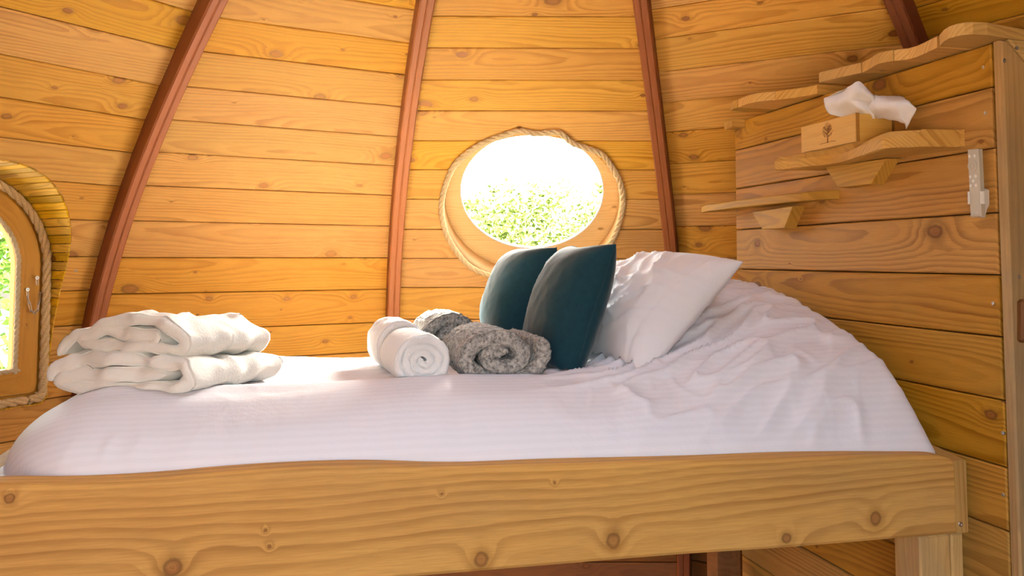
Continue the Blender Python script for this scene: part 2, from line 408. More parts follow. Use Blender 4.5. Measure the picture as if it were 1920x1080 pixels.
def panel(name, k, ys, label, keep=lambda z: True, krib=None, mat=None):
    root = None
    z = seams_from(krib or k, ys)
    vb, fb = [], []
    for i, q in enumerate(z):
        n = wall_out(k, q)
        vb += [rib_pt(k, q) + n * .026, rib_pt(k + 1, q) + n * .026, rib_pt(k, q) + n * .034, rib_pt(k + 1, q) + n * .034]
        if i:
            a, b = 4 * (i - 1), 4 * i
            fb += [[a, a + 1, b + 1, b], [a + 2, b + 2, b + 3, a + 3], [a, b, b + 2, a + 2], [a + 1, a + 3, b + 3, b + 1]]
    fb += [[0, 2, 3, 1], [len(vb) - 4, len(vb) - 3, len(vb) - 1, len(vb) - 2]]
    root = mesh(name, vb, fb, M_DARK); tag(root, label, 'wall', None, 'structure')
    pl = []
    for i in range(len(z) - 1):
        z0, z1 = z[i], z[i + 1]; g = .0013
        n = wall_out(k, (z0 + z1) / 2)
        a0, b0, b1, a1 = rib_pt(k, z0), rib_pt(k + 1, z0), rib_pt(k + 1, z1), rib_pt(k, z1)
        up = ((a1 - a0) + (b1 - b0)).normalized()
        j = random.uniform(-.0012, .0012)
        q = [p + n * j for p in (a0 + up * g, b0 + up * g, b1 - up * g, a1 - up * g)]
        pl.append(prism('plank', q, n * .022, M_UNDER if z1 < -.62 else (mat or M_WALL), root, (b0 - a0).normalized(), .0028))  # planks below bed level carry the shade in a darker colour
    return root, pl
P_BACK = panel('wall_back', 2, [25, 85, 146, 205, 262, 317, 373, 430, 485, 540, 600], 'curved pine plank panel holding the oval rope-edged window')
P_BL = panel('wall_back_left', 1, [15, 78, 138, 198, 255, 310, 366, 424, 484, 543, 605], 'curved pine plank panel behind the folded white blankets, left of the oval window', krib=2)
P_L = panel('wall_left', 0, [22, 92, 160, 225, 287, 350, 415, 482, 545, 610], 'curved pine plank panel around the arched window on the left', krib=1)
P_BR = panel('wall_back_right', 3, [15, 71, 133, 191, 247, 307, 365, 425, 484, 540], 'curved pine plank panel between the oval window panel and the plank partition')
P_R = panel('wall_right_outer', 4, [15, 71, 133, 191, 247, 307, 365, 425, 484, 540], 'shaded curved pine plank panel above and behind the plank partition', krib=4, mat=M_PART)  # darker partition wood paints the shade on this panel
# rest of the pod behind the camera: plain inner lining, with an opening added at the back for fill light
lv, lf = [], []
angs = [th[3] + 2 * ST * 1.03 + (2 * math.pi - (th[3] + 2 * ST * 1.03) + th[1] - ST) * i / 7 for i in range(8)]
zs = [-1.45 + (ZA + 1.43) * i / 22 for i in range(23)]
for i, a in enumerate(angs):
    for q in zs:
        r = prof(q) + RD
        for o in (0, .03): lv.append(V3((CX + math.sin(a) * (r + o), CY + math.cos(a) * (r + o), E + q)))
nz = len(zs)
for i in range(7):
    for j in range(nz - 1):
        if i == 3 and -.70 < zs[j] < .42: continue
        p = lambda a, b, o: (a * nz + b) * 2 + o
        fs = [p(i, j, 0), p(i + 1, j, 0), p(i + 1, j + 1, 0), p(i, j + 1, 0)]
        lf += [fs, [x + 1 for x in fs][::-1]]
o = mesh('wall_front', lv, lf, M_LINING, None, wood_uv(lv, V3((1, 0, 0)), V3((0, 0, 1)), V3((0, 1, 0))), recalc=False)
tag(o, 'curved plank wall behind the viewer with an added opening for sky light', 'wall', None, 'structure')
cv = [V3((CX + .45 * math.sin(a * .5236), CY + .45 * math.cos(a * .5236), E + ZA - .1 + h)) for h in (0, .04) for a in range(12)]
o = mesh('ceiling', cv, [list(range(12)), list(range(12, 24))[::-1]] + [[i, (i + 1) % 12, 12 + (i + 1) % 12, 12 + i] for i in range(12)], M_LINING, None, wood_uv(cv, V3((1, 0, 0)), V3((0, 1, 0)), V3((0, 0, 1))))
tag(o, 'round wooden cap closing the top of the pod', 'ceiling', None, 'structure')
fv = [V3((CX + 2.33 * math.sin(a * .2618), CY + 2.33 * math.cos(a * .2618), h)) for h in (0, -.05) for a in range(24)]
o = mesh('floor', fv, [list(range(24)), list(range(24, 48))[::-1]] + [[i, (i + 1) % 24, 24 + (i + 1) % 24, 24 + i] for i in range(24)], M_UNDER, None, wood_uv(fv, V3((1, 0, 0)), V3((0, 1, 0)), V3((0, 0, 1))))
tag(o, 'round wooden floor of the pod', 'floor', None, 'structure')
RIBL = {0: 'dark red rib left of the arched window', 1: 'dark red curved rib between the arched window and the folded blankets', 2: 'dark red curved rib left of the oval window',
        3: 'dark red curved rib right of the oval window', 4: 'shaded red rib meeting the wavy cap above the partition', 5: 'red rib behind the partition'}
for k in range(0, 6):
    vs, fs, uvs = [], [], []; zz = [-1.44 + (ZA + 1.36) * i / 60 for i in range(61)]; KC[0] += 1; L = 0; pv = None
    for i, q in enumerate(zz):
        d = rib_dir(k, q); t = V3((d.y, -d.x, 0)); up = (rib_pt(k, q + .01) - rib_pt(k, q - .01)).normalized(); n = up.cross(t).normalized()
        if n.dot(d) > 0: n.negate()          # towards the room
        c = rib_pt(k, q); hw = .026; ch = .005
        if pv is not None: L += (c - pv).length
        pv = c
        sec = [(-hw, -.01), (-hw, RD - ch), (-hw + ch, RD), (-.004, RD), (0, RD - .003), (.004, RD), (hw - ch, RD), (hw, RD - ch), (hw, -.01)]
        for (x, y) in sec:
            vs.append(c + t * x + n * y); uvs.append((10 * KC[0] + L, x + y * .7 + .03))
        if i:
            a, b = 9 * (i - 1), 9 * i
            for s in range(9): fs.append([a + s, a + (s + 1) % 9, b + (s + 1) % 9, b + s])
    fs += [list(range(9)), list(range(len(vs) - 9, len(vs)))[::-1]]
    tag(mesh('trim_%d' % (k + 1), vs, fs, M_RIB, None, uvs), RIBL[k], 'rib', None, 'structure')

def cut(objs, outline, d, a, b):
    """cut a prism of the outline, running from a to b along d, out of the given objects"""
    m = len(outline); vs = [p + d * a for p in outline] + [p + d * b for p in outline]
    fs = [list(range(m)), list(range(m, 2 * m))[::-1]] + [[i, (i + 1) % m, m + (i + 1) % m, m + i] for i in range(m)]
    cu = mesh('cutter', vs, fs, M_DARK)
    lo = [min(v[i] for v in vs) for i in range(3)]; hi = [max(v[i] for v in vs) for i in range(3)]
    todo = []
    for o in objs:
        ws = [v.co + WL[o.name] for v in o.data.vertices]
        if all(min(v[i] for v in ws) < hi[i] and max(v[i] for v in ws) > lo[i] for i in range(3)):
            md = o.modifiers.new('cut', 'BOOLEAN'); md.operation = 'DIFFERENCE'; md.object = cu; md.solver = 'EXACT'; todo.append(o)
    bpy.context.view_layer.update(); dg = bpy.context.evaluated_depsgraph_get()
    new = [bpy.data.meshes.new_from_object(o.evaluated_get(dg)) for o in todo]
    for o, me in zip(todo, new):
        o.modifiers.clear(); o.data = me
        if len(me.polygons) == 0: bpy.data.objects.remove(o)
    bpy.data.objects.remove(cu)

# ------------------------------------------------------------------ oval window in the back panel
RP = [(973, 244), (1005, 248.5), (1047, 247), (1072, 266), (1097, 275), (1127, 287), (1146, 310), (1160, 335), (1167, 363), (1166, 391), (1158, 423), (1146, 451),
      (1122, 480), (1090, 505), (1045, 524), (1000, 533), (958, 529), (921, 516), (882, 498), (854, 467), (836, 433), (828.6, 402), (829, 370), (838, 338), (852, 308), (875, 285.5), (903, 268), (938, 254)]
HP = [(998 + 168 * math.cos(a), 389 + 141 * math.sin(a)) for a in [2 * math.pi * i / 48 for i in range(48)]]
hole = [panel_hit(2, *q) for q in HP]
wc = panel_hit(2, 998, 389); WN = wall_out(2, wc.z - E)
flat = [on_plane(q[0], q[1], wc, WN) for q in HP]
cut([P_BACK[0]] + P_BACK[1], flat, WN, -.25, .25)
W1 = thing('window_1', wc, 'oval window with a rope border above the bed', 'window', None, 'structure')
DEP = .085
fc = wc + WN * DEP
GL = [on_plane(997.5 + 135 * math.cos(2 * math.pi * i / 64), 357.5 + 109 * math.sin(2 * math.pi * i / 64), fc, WN) for i in range(64)]
HO = [on_plane(998 + 168 * math.cos(2 * math.pi * i / 64), 389 + 141 * math.sin(2 * math.pi * i / 64), wc, WN) for i in range(64)]
# reveal: a round wooden sleeve through the wall
vs, fs, uvs = [], [], []
for i in range(64):
    p = HO[i]; rr = (p - wc).normalized(); ph = panel_hit(2, 998 + 168 * math.cos(2 * math.pi * i / 64), 389 + 141 * math.sin(2 * math.pi * i / 64))
    s = (ph - p).dot(WN)
    for (o_, h) in ((.0, s - .001), (-.004, DEP), (.02, DEP), (.02, s + .012)): vs.append(p + rr * o_ + WN * h)
    for o_ in range(4): uvs.append((5000 + i * .03, o_ * .03))
    a, b = 4 * i, 4 * ((i + 1) % 64)
    for s_ in range(4): fs.append([a + s_, a + (s_ + 1) % 4, b + (s_ + 1) % 4, b + s_])
mesh('reveal', vs, fs, M_FRAME, W1, uvs, True)
# frame board with the oval glass opening
vs, fs = [], []
for i in range(64):
    p = HO[i] + WN * DEP; c = p + (p - fc).normalized() * .018; g = GL[i]
    vs += [c, g, c + WN * .022, g + WN * .022]
    a, b = 4 * i, 4 * ((i + 1) % 64)
    fs += [[a, a + 1, b + 1, b], [a + 1, a + 3, b + 3, b + 1], [a + 3, a + 2, b + 2, b + 3], [a + 2, a, b, b + 2]]
ux = (rib_pt(3, .2) - rib_pt(2, .2)).normalized()
mesh('frame_board', vs, fs, M_FRAME, W1, wood_uv(vs, ux, WN.cross(ux), WN))
v, f = tube([g + WN * .004 - (g - fc).normalized() * .001 for g in GL], .004, 6, True); mesh('glass_seal', v, f, M_PLAST2, W1, smooth=True)
gv = [g + WN * .010 for g in GL] + [g + WN * .014 for g in GL]
mesh('pane', gv, [list(range(64)), list(range(64, 128))[::-1]] + [[i, (i + 1) % 64, 64 + (i + 1) % 64, 64 + i] for i in range(64)], M_GLASS, W1)
rp = catmull([panel_hit(2, *q) - WN * .010 for q in RP], 8, True)
v, f = rope(rp, .0125, True); mesh('rope_border', v, f, M_ROPE, W1, smooth=True)

# ------------------------------------------------------------------ arched window on the left
zmid = -.05
la, lb = rib_pt(0, zmid), rib_pt(1, zmid); DW = (lb - la).normalized(); DN = V3((DW.y, -DW.x, 0))
if DN.dot(la - V3((CX, CY, la.z))) < 0: DN.negate()       # horizontal, outwards
sill = panel_hit(0, 40, 752)
A0 = sill + DN * .01                                       # window plane
def wp(px, py, o=0.0): return on_plane(px, py, A0 + DN * o, DN)
def wh(P): return ((P - A0).dot(DW), P.z)
a_, b_, c_ = wh(wp(3, 350)), wh(wp(57, 404)), wh(wp(83, 495))   # fit the round head
ax, ay, bx, by, cx_, cy_ = *a_, *b_, *c_
dd = 2 * (ax * (by - cy_) + bx * (cy_ - ay) + cx_ * (ay - by))
ucx = ((ax*ax + ay*ay) * (by - cy_) + (bx*bx + by*by) * (cy_ - ay) + (cx_*cx_ + cy_*cy_) * (ay - by)) / dd
ucy = ((ax*ax + ay*ay) * (cx_ - bx) + (bx*bx + by*by) * (ax - cx_) + (cx_*cx_ + cy_*cy_) * (bx - ax)) / dd
AR = math.hypot(ax - ucx, ay - ucy); zb = wp(40, 752).z
def arch(R, zbot, n=20, rc=.02):
    """closed arch outline in the window plane, clockwise from bottom right"""
    P = [(ucx + R - rc, zbot), (ucx + R - rc * .3, zbot + rc * .3), (ucx + R, zbot + rc)]
    P += [(ucx + R * math.cos(math.pi * i / n), ucy + R * math.sin(math.pi * i / n)) for i in range(n + 1)]
    P += [(ucx - R, zbot + rc), (ucx - R + rc * .3, zbot + rc * .3), (ucx - R + rc, zbot)]
    return [A0 + DW * x + V3((0, 0, z - A0.z)) for x, z in P]
outer = arch(AR + .012, zb - .012)
cut([P_L[0]] + P_L[1], arch(AR + .017, zb - .017), DN, -1.3, .3)
W2 = thing('window_2', A0, 'arched window in a rope-edged wooden casement at the left', 'window', None, 'structure')
def wall_depth(P):                                        # distance inwards from the window plane to the planks
    lo, hi = -.2, 1.2
    for _ in range(40):
        m = (lo + hi) / 2; Q = P - DN * m; z = max(-1.4, min(1.4, Q.z - E)); a, b = rib_pt(0, z), rib_pt(1, z)
        if (Q - a).dot(DN) > 0: lo = m
        else: hi = m
    return lo
n_ = len(outer)
rev = resample(outer + [outer[0]], .031)[0]
cen = A0 + DW * ucx + V3((0, 0, ucy - A0.z))
for p, q in zip(rev, rev[1:]):
    g = (q - p) * .035; j = random.uniform(0, .004)
    r1, r2 = [(x - cen - DN * (x - cen).dot(DN)).normalized() for x in (p, q)]
    d1, d2 = wall_depth(p) + .002, wall_depth(q) + .002
    if min(d1, d2) < .012: continue
    j *= .3; vs = [p + g + r1 * j, q - g + r2 * j, q - g + r2 * j - DN * d2, p + g + r1 * j - DN * d1]
    ext = (r1 + r2).normalized() * .0045
    prism('reveal_slat', vs, ext, M_REVEAL, W2, DN, .0015)
vs, fs = [], []
for i, p in enumerate(rev[:-1]):
    rd_ = (p - cen - DN * (p - cen).dot(DN)).normalized(); dd_ = max(.0, wall_depth(p + rd_ * .03) - .03)
    vs += [p + rd_ * .0065 + DN * .05, p + rd_ * .030 + DN * .05, p + rd_ * .030 - DN * dd_, p + rd_ * .0065 - DN * dd_]
    a, b = 4 * i, 4 * ((i + 1) % (len(rev) - 1))
    for s_ in range(4): fs.append([a + s_, a + (s_ + 1) % 4, b + (s_ + 1) % 4, b + s_])
mesh('reveal_sleeve', vs, fs, M_DARK, W2)
def ring(name, A, B, o0, o1, mat, parent, uvd=None):
    vs, fs, uvs = [], [], []; m = len(A); L = 0; KC[0] += 1
    for i in range(m):
        vs += [A[i] + DN * o0, B[i] + DN * o0, A[i] + DN * o1, B[i] + DN * o1]
        L += (A[i] - A[i - 1]).length if i else 0
        for h in (0, 1, .3, 1.3): uvs.append((10 * KC[0] + L, h * .09 - .03))
        a, b = 4 * i, 4 * ((i + 1) % m)
        fs += [[a, a + 1, b + 1, b], [a + 1, a + 3, b + 3, b + 1], [a + 3, a + 2, b + 2, b + 3], [a + 2, a, b, b + 2]]
    return mesh(name, vs, fs, mat, parent, uvs)
def half(P): return P
glx = wh(wp(22, 600))[0]; GR = glx - ucx; zg = wp(10, 692).z; zs_ = wp(40, 737).z
SR = wh(wp(66, 600))[0] - ucx
ring('outer_frame', outer, arch(SR + .004, zs_ - .004), -.008, .05, M_SASH, W2)
sash = ring('sash', arch(SR, zs_), arch(GR + .012, zg - .012), -.02, .04, M_SASH, W2)
gp = arch(GR + .02, zg - .02); m = len(gp)
mesh('pane', [p + DN * .012 for p in gp] + [p + DN * .016 for p in gp], [list(range(m)), list(range(m, 2 * m))[::-1]] + [[i, (i + 1) % m, m + (i + 1) % m, m + i] for i in range(m)], M_GLASS, sash)
v, f = rope([p - DN * .016 for p in catmull(arch(GR + .008, zg - .008), 3, True)], .0085, True); mesh('glazing_cord', v, f, M_ROPE2, sash, smooth=True)
v, f = rope([p - DN * .024 for p in catmull(arch(AR - .004, zb + .004, rc=.05), 3, True)], .0155, True); mesh('rope_border', v, f, M_ROPE, W2, smooth=True)
# little safety chain
CH = thing('window_chain', wp(60, 585, -.06), 'small steel safety chain hanging beside the arched window', 'chain')
def plate(px, py, px2, py2, o):
    c = wp(px, py, o); d = wp(px2, py2, o)
    vs, fs = [], []; ax_ = DW; up = V3((0, 0, 1)); r = .0065
    for k, h in enumerate((0, -.002)):
        for i in range(16):
            a = 2 * math.pi * i / 16; vs.append(c + (ax_ * math.cos(a) + up * math.sin(a)) * r + DN * h)
            vs.append(c + (ax_ * math.cos(a) + up * math.sin(a)) * r * .3 + DN * (h if k else .0))
    for i in range(16):
        j = (i + 1) % 16
        fs += [[2*i, 2*j, 2*j+1, 2*i+1], [32+2*i, 32+2*i+1, 32+2*j+1, 32+2*j], [2*i, 32+2*i, 32+2*j, 2*j], [2*i+1, 2*j+1, 32+2*j+1, 32+2*i+1]]
    A = (vs, fs)
    B = tube([c + (d - c) * .35 + ax_ * .003, d + ax_ * .0025, d - V3((0, 0, .003)), d - ax_ * .0025, c + (d - c) * .35 - ax_ * .003], .0014, 6)
    v, f = join([A, B]); mesh('chain_plate', v, f, M_STEEL, CH, smooth=False)
plate(51.5, 543, 52, 556, -.026); plate(69.5, 521, 69.5, 533, -.034)
cpts = [(52, 557), (54.5, 568), (58, 582), (64.5, 586.5), (70.5, 581), (72.5, 567), (74.5, 550)]
for i, (q0, q1) in enumerate(zip(cpts, cpts[1:])):
    A, B = wp(*q0, -.036), wp(*q1, -.036 if i < 5 else -.048); ax_ = (B - A); l = ax_.length / 2 + .0035; ax_.normalize()
    sd = (DN if i % 2 == 0 else DN.cross(ax_)).normalized(); c = (A + B) / 2
    pth = [c + ax_ * (l - .0035) * (1 if math.cos(t) > 0 else -1) + ax_ * .0035 * math.cos(t) + sd * .0038 * math.sin(t) for t in [2 * math.pi * j / 18 for j in range(18)]]
    v, f = tube(pth, .0013, 6, True); mesh('link', v, f, M_STEEL, CH, smooth=True)
def screw(px, py, P, n, parent, r=.0042, mat=None):
    c = on_plane(px, py, P, n); c = c - n * .0008; a = n.orthogonal().normalized(); b = n.cross(a)
    vs, fs = [c], []
    for rr, h in ((.35, .0006), (.4, -.0008), (.85, -.0010), (1, 0), (1, .003)):
        for i in range(12): t = math.pi * i / 6; vs.append(c + (a * math.cos(t) + b * math.sin(t)) * r * rr + n * h)
    for i in range(12): fs.append([0, 1 + i, 1 + (i + 1) % 12])
    for k in range(4):
        for i in range(12): j = (i + 1) % 12; fs.append([1 + 12 * k + i, 1 + 12 * k + j, 13 + 12 * k + j, 13 + 12 * k + i])
    return mesh('screw', vs, fs, mat or M_STEEL, parent)
sp_ = panel_hit(0, 142, 507); screw(142, 507, sp_, wall_out(0, sp_.z - E), P_L[0], .006, M_PLAST2)

# ------------------------------------------------------------------ the plank partition on the right
ES, ET = V3((.9684, .2494, 0)), V3((-.2494, .9684, 0))     # bed axes: along the board, away from the viewer
PR = V3((1.012, 1.95, E)); PA = V3((1.05, 1.97, E))        # right end of the bed board; a point on the partition
def part(px, py, o=0.0): return on_plane(px, py, PA - ES * o, ES)
def along(P): return (P - PA).dot(ET)
t0, t1 = along(part(1856.5, 80)), along(part(1378.5, 300))
zsm = [part(1620, y).z for y in (154, 222, 316, 415, 510, 604)] + [E - .307, E - .451, E - .587, E - .73, E - .87, E - 1.01, E - 1.15, E - 1.30, .0]
WR = None
bx0 = [PA + ET * t0 + ES * .022, PA + ET * t1 + ES * .022, PA + ET * t1 + ES * .07, PA + ET * t0 + ES * .07]
vs = [V3((p.x, p.y, h)) for h in (0.0, zsm[0] - .004) for p in bx0]
WR = mesh('wall_right', vs, [[0, 1, 2, 3], [4, 5, 6, 7]] + [[i, (i + 1) % 4, 4 + (i + 1) % 4, 4 + i] for i in range(4)], M_DARK)
tag(WR, 'flat plank partition beside the head of the bed carrying two shelves', 'wall', None, 'structure')
for i in range(len(zsm) - 1):
    zt, zb_ = zsm[i] - .0015, zsm[i + 1] + .0015; j = random.uniform(-.001, .0015)
    e = random.uniform(-.004, .003) if i else 0
    q = [PA + ET * (t1 + random.uniform(-.002, .002)), PA + ET * (t0 + e), PA + ET * (t0 + e), PA + ET * (t1 + 0)]
    q = [V3((p.x, p.y, z)) + ES * j for p, z in zip(q, (zb_, zb_, zt, zt))]
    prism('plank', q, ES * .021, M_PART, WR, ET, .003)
for q in ((1844, 126), (1848, 212), (1862, 569), (1881, 812), (1881, 928)): screw(*q, PA, ES, WR)
# post and lintel of the closet front
c0 = PA + ET * (t0 - .004)
def pf(px, py): return on_plane(px, py, c0 - ET * .028, ET)
WF = thing('wall_right_front', V3((c0.x + .2, c0.y, 0)), 'pale mitred closet frame at the right edge beside the partition', 'wall', None, 'structure')
ztop = part(1850, 78).z
pl_ = c0 - ET * .028; xw = .11
A = [V3((pl_.x, pl_.y, 0)), V3((pl_.x, pl_.y, 0)) + ES * xw, V3((pl_.x, pl_.y, ztop - .10)) + ES * xw, V3((pl_.x, pl_.y, ztop - .006)) + ES * .014, V3((pl_.x, pl_.y, ztop - .006))]
prism('post', A, ET * .023, M_POST, WF, V3((0, 0, 1)), .004)
B = [V3((pl_.x, pl_.y, ztop - .002)) + ES * .018, V3((pl_.x, pl_.y, ztop - .102)) + ES * (xw + .004), V3((pl_.x, pl_.y, ztop - .102)) + ES * .6, V3((pl_.x, pl_.y, ztop - .002)) + ES * .6]
prism('lintel', B, ET * .03, M_POST, WF, ES, .004)
D0 = V3((pl_.x, pl_.y, 0)) + ES * (xw + .003) + ET * .006
prism('closet_door', [D0, D0 + ES * .5, D0 + ES * .5 + V3((0, 0, ztop - .105)), D0 + V3((0, 0, ztop - .105))], ET * .025, M_POST, WF, V3((0, 0, 1)), .003)
for q in ((1883, 114), (1907, 90), (1911, 519)): screw(*q, pl_, ET, WF)
lt = [pf(1907, 566), pf(1912, 561), pf(1935, 561), pf(1935, 642), pf(1911, 642), pf(1907, 637)]
prism('latch', [p - ET * .014 for p in lt], ET * .014, M_UNDER, WF, V3((0, 0, 1)), .004)
# wavy capping boards
CAPZ = zsm[0] + .030
cap = thing('partition_cap', part(1600, 160), 'wavy-edged capping boards laid side by side along the partition top', 'shelf', None, None)
CP = [[(1358, 213), (1366, 210), (1372, 206)], [(1369.5, 192), (1375, 188), (1383, 185.6)], [(1384, 185.5), (1400, 178.5), (1418, 174), (1436, 172), (1452, 170.8)], [(1453.5, 170.8), (1491, 165.5), (1514, 162), (1532, 158)],
      [(1535.5, 136), (1540, 134.3), (1575, 125.6), (1614, 116.7)], [(1616.5, 116), (1631, 108.5), (1640, 102), (1648, 98), (1660, 95.5), (1674, 93)],
      [(1676.5, 93), (1703, 90), (1718, 85.5), (1731, 79.6), (1744, 73), (1756.5, 67)], [(1761, 64), (1768, 55.5), (1778, 49), (1792, 44.5), (1808, 41.5), (1824, 40.5), (1851, 41.5), (1879, 46.5), (1925, 55)]]
for i, c in enumerate(CP):
    fr = [on_z(x, y, CAPZ) for x, y in c]
    if i == 7:
        back = [PA + ET * (t0 - .10) + ES * .75, PA + ET * along(fr[0]) + ES * .75]
        fr.append(fr[-1] + ES * .35 - ET * .01)
    else: back = [PA + ET * along(fr[-1]) + ES * .085, PA + ET * along(fr[0]) + ES * .085]
    pts = fr + [V3((p.x, p.y, CAPZ)) for p in back]
    if i == 0: pts = [p - V3((0, 0, .03)) for p in pts]
    prism('cap_board', pts, V3((0, 0, -.028)), M_SHELF, cap, ES, .003)

# live-edge shelves with brackets
def shelf(name, edge, ztop_, th_, ta, tb, label, bpoly, bside, bev):
    r = thing(name, edge[0], label, 'shelf')
    pts = edge + [PA + ET * ta - ES * .0005, PA + ET * tb - ES * .0005]
    pts = [V3((p.x, p.y, ztop_)) for p in pts]; m = len(pts); ne = len(edge)
    c = sum(pts, V3()) / m
    vs = []
    for i, p in enumerate(pts):
        inn = (V3((c.x, c.y, p.z)) - p); inn = (ES * inn.dot(ES)) if i < ne else V3(); inn = inn.normalized() * bev if inn.length > 1e-6 else V3()
        wv = noise.noise(p * 30) * .003
        vs += [p + inn + V3((0, 0, bev * .9)), p + V3((0, 0, wv)), p + inn * .12 + V3((0, 0, -th_ + wv)), p + inn * .5 + V3((0, 0, -th_ - .002))]
    fs = [[4 * i for i in range(m)], [4 * i + 3 for i in range(m)][::-1]]
    for i in range(m):
        a, b = 4 * i, 4 * ((i + 1) % m)
        fs += [[a + k, b + k, b + k + 1, a + k + 1] for k in range(3)]
    mesh('shelf_board', vs, fs, M_SHELF, r, wood_uv(vs, ET, ES, V3((0, 0, 1))))
    o_ = .042
    q = [part(x, y, o_) for x, y in bpoly]
    prism('bracket', q, ES * (o_ - .0005), M_SHELF, r, ET, .0015)
    return r
ZS1 = E + .287
ed = catmull([on_z(*q, ZS1) for q in [(1452, 303), (1475, 301), (1500, 297), (1530, 294.5), (1560, 290.5), (1590, 283.5), (1620, 272), (1645, 261.5), (1670, 257), (1740, 254.5), (1800, 255.5)]], 3)
e_last = part(1809, 256); ed = [p for p in ed if (PA - p).dot(ES) > .004]
shelf('wall_shelf', ed, ZS1, .024, along(e_last), along(part(1545, 312)), 'upper live-edge wooden shelf on the partition holding the tissue box', [(1571, 352), (1632, 345), (1661, 297), (1547, 314)], None, .016)
ZS2 = E + .195
ed2 = catmull([on_z(1315, 392, E + .187), on_z(1330, 387, E + .190)] + [on_z(*q, ZS2) for q in [(1380, 377.5), (1440, 370), (1500, 363), (1540, 360)]], 3)
shelf('wall_shelf', ed2, ZS2, .020, along(part(1574, 360)), t1 + .08, 'lower smaller live-edge wooden shelf on the partition, nearest the ribs', [(1429, 430), (1470, 428), (1487, 386), (1410, 398)], None, .004)

# tissue box
ZB = E + .3025
k0 = V3((.882, 2.169, ZB)); bd, bw, bh = .243, .115, .073
tb = thing('tissue_box', k0 + ET * .12 + ES * .05, 'wooden tissue box with a burnt tree motif, on the upper shelf', 'box')
def boxw(name, P, a, la_, b, lb_, h, mat, parent, u, ch=.001):
    return prism(name, [P + V3((0, 0, h)), P + a * la_ + V3((0, 0, h)), P + a * la_ + b * lb_ + V3((0, 0, h)), P + b * lb_ + V3((0, 0, h))], V3((0, 0, -h)), mat, parent, u, ch)
eT = .008
boxw('side_panel', k0 + ET * .001, ET, bd, ES, eT, bh, M_BOX, tb, ET)
boxw('side_panel', k0 + ET * .001 + ES * (bw - eT), ET, bd, ES, eT, bh, M_BOX, tb, ET)
boxw('end_panel', k0 + ES * .009 - ET * .0, ES, bw - .018, ET, eT, bh - .001, M_BOX, tb, ES)
boxw('end_panel', k0 + ES * .009 + ET * (bd - eT), ES, bw - .018, ET, eT, bh - .001, M_BOX, tb, ES)
boxw('corner_edge', k0 - ET * .0008, ES, .009, ET, .0035, bh + .0005, M_BOX2, tb, V3((0, 0, 1)), .0003)
boxw('corner_edge', k0 - ET * .0008 + ES * (bw - .009), ES, .009, ET, .0035, bh + .0005, M_BOX2, tb, V3((0, 0, 1)), .0003)
boxw('bottom_panel', k0 + ES * eT + ET * .01, ET, bd - .02, ES, bw - 2 * eT, .004, M_BOX, tb, ET)
# top panel with a slot: two halves
boxw('top_panel', k0 + ES * .008 + ET * .009 + V3((0, 0, bh - .006)), ET, bd - .018, ES, .030, .005, M_BOX, tb, ET)
boxw('top_panel', k0 + ES * (bw - .038) + ET * .009 + V3((0, 0, bh - .006)), ET, bd - .018, ES, .030, .005, M_BOX, tb, ET)
# tree motif, burnt into the side facing the room
mo = k0 - ES * .0004 + ET * (bd * .5) + V3((0, 0, .012))
def mp(x, z): return mo - ET * x + V3((0, 0, z))
parts = []
parts.append(tube([mp(-.036, .000), mp(-.016, .0012), mp(0, .0012), mp(.018, .0022), mp(.034, .0008)], .0006, 5))
parts.append(tube([mp(0, .0), mp(.001, .012), mp(0, .022), mp(0, .042)], lambda t: .0020 * (1 - t * .7), 6))
rnd = random.Random(3)
for i in range(18):
    h = .014 + .026 * rnd.random(); s = 1 if i % 2 else -1; l = .010 + .010 * rnd.random()
    parts.append(tube([mp(0, h), mp(s * l * .5, h + l * .35), mp(s * l, h + l * .6)], .0005, 4))
for i in range(230):
    a = rnd.uniform(0, 6.283); r = math.sqrt(rnd.random()); x = .024 * r * math.cos(a); z = .035 + .021 * r * math.sin(a); x *= 1 - max(0, (z - .035)) * 18
    p = mp(x, z); q = .0015; an = rnd.uniform(0, 3.14)
    d1 = ET * math.cos(an) * q + V3((0, 0, math.sin(an) * q)); d2 = (ET * -math.sin(an) + V3((0, 0, math.cos(an)))) * q * .5
    parts.append(([p - d1, p + d2, p + d1, p - d2, p - ES * .0004], [[0, 1, 4], [1, 2, 4], [2, 3, 4], [3, 0, 4]]))
v, f = join(parts); mesh('tree_motif', v, f, M_BURN, tb)
# tissues
def sheet(name, rows, mat, parent, sub=6, amp=.003, seed=0, thick=.0008, label=None):
    g = [catmull([V3(p) for p in r], sub) for r in rows]; nc = len(g[0])
    cols = [catmull([g[i][j] for i in range(len(rows))], sub) for j in range(nc)]; nr = len(cols[0])
    vs = [cols[j][i] for i in range(nr) for j in range(nc)]
    vs = [p + V3((noise.noise(p * 45 + V3((seed, 0, 0))), noise.noise(p * 45 + V3((0, seed, 7))), noise.noise(p * 45 + V3((5, 0, seed))))) * amp for p in vs]
    vs = [p + V3((noise.noise(p * 130 + V3((seed, 0, 0))), noise.noise(p * 130 + V3((0, seed, 7))), 0)) * amp * .3 for p in vs]
    fs = [[i * nc + j, i * nc + j + 1, (i + 1) * nc + j + 1, (i + 1) * nc + j] for i in range(nr - 1) for j in range(nc - 1)]
    o = mesh(name, vs, fs, mat, parent, [(p.x, p.z) for p in vs], True)
    md = o.modifiers.new('solid', 'SOLIDIFY'); md.thickness = thick; return o
def tp(px, py, o):                         # a point in a plane parallel to the partition, o from it
    return part(px, py, o)
ts = thing('tissue', tp(1615, 205, .07), 'crumpled white paper tissues sticking out of the wooden tissue box', 'tissue')
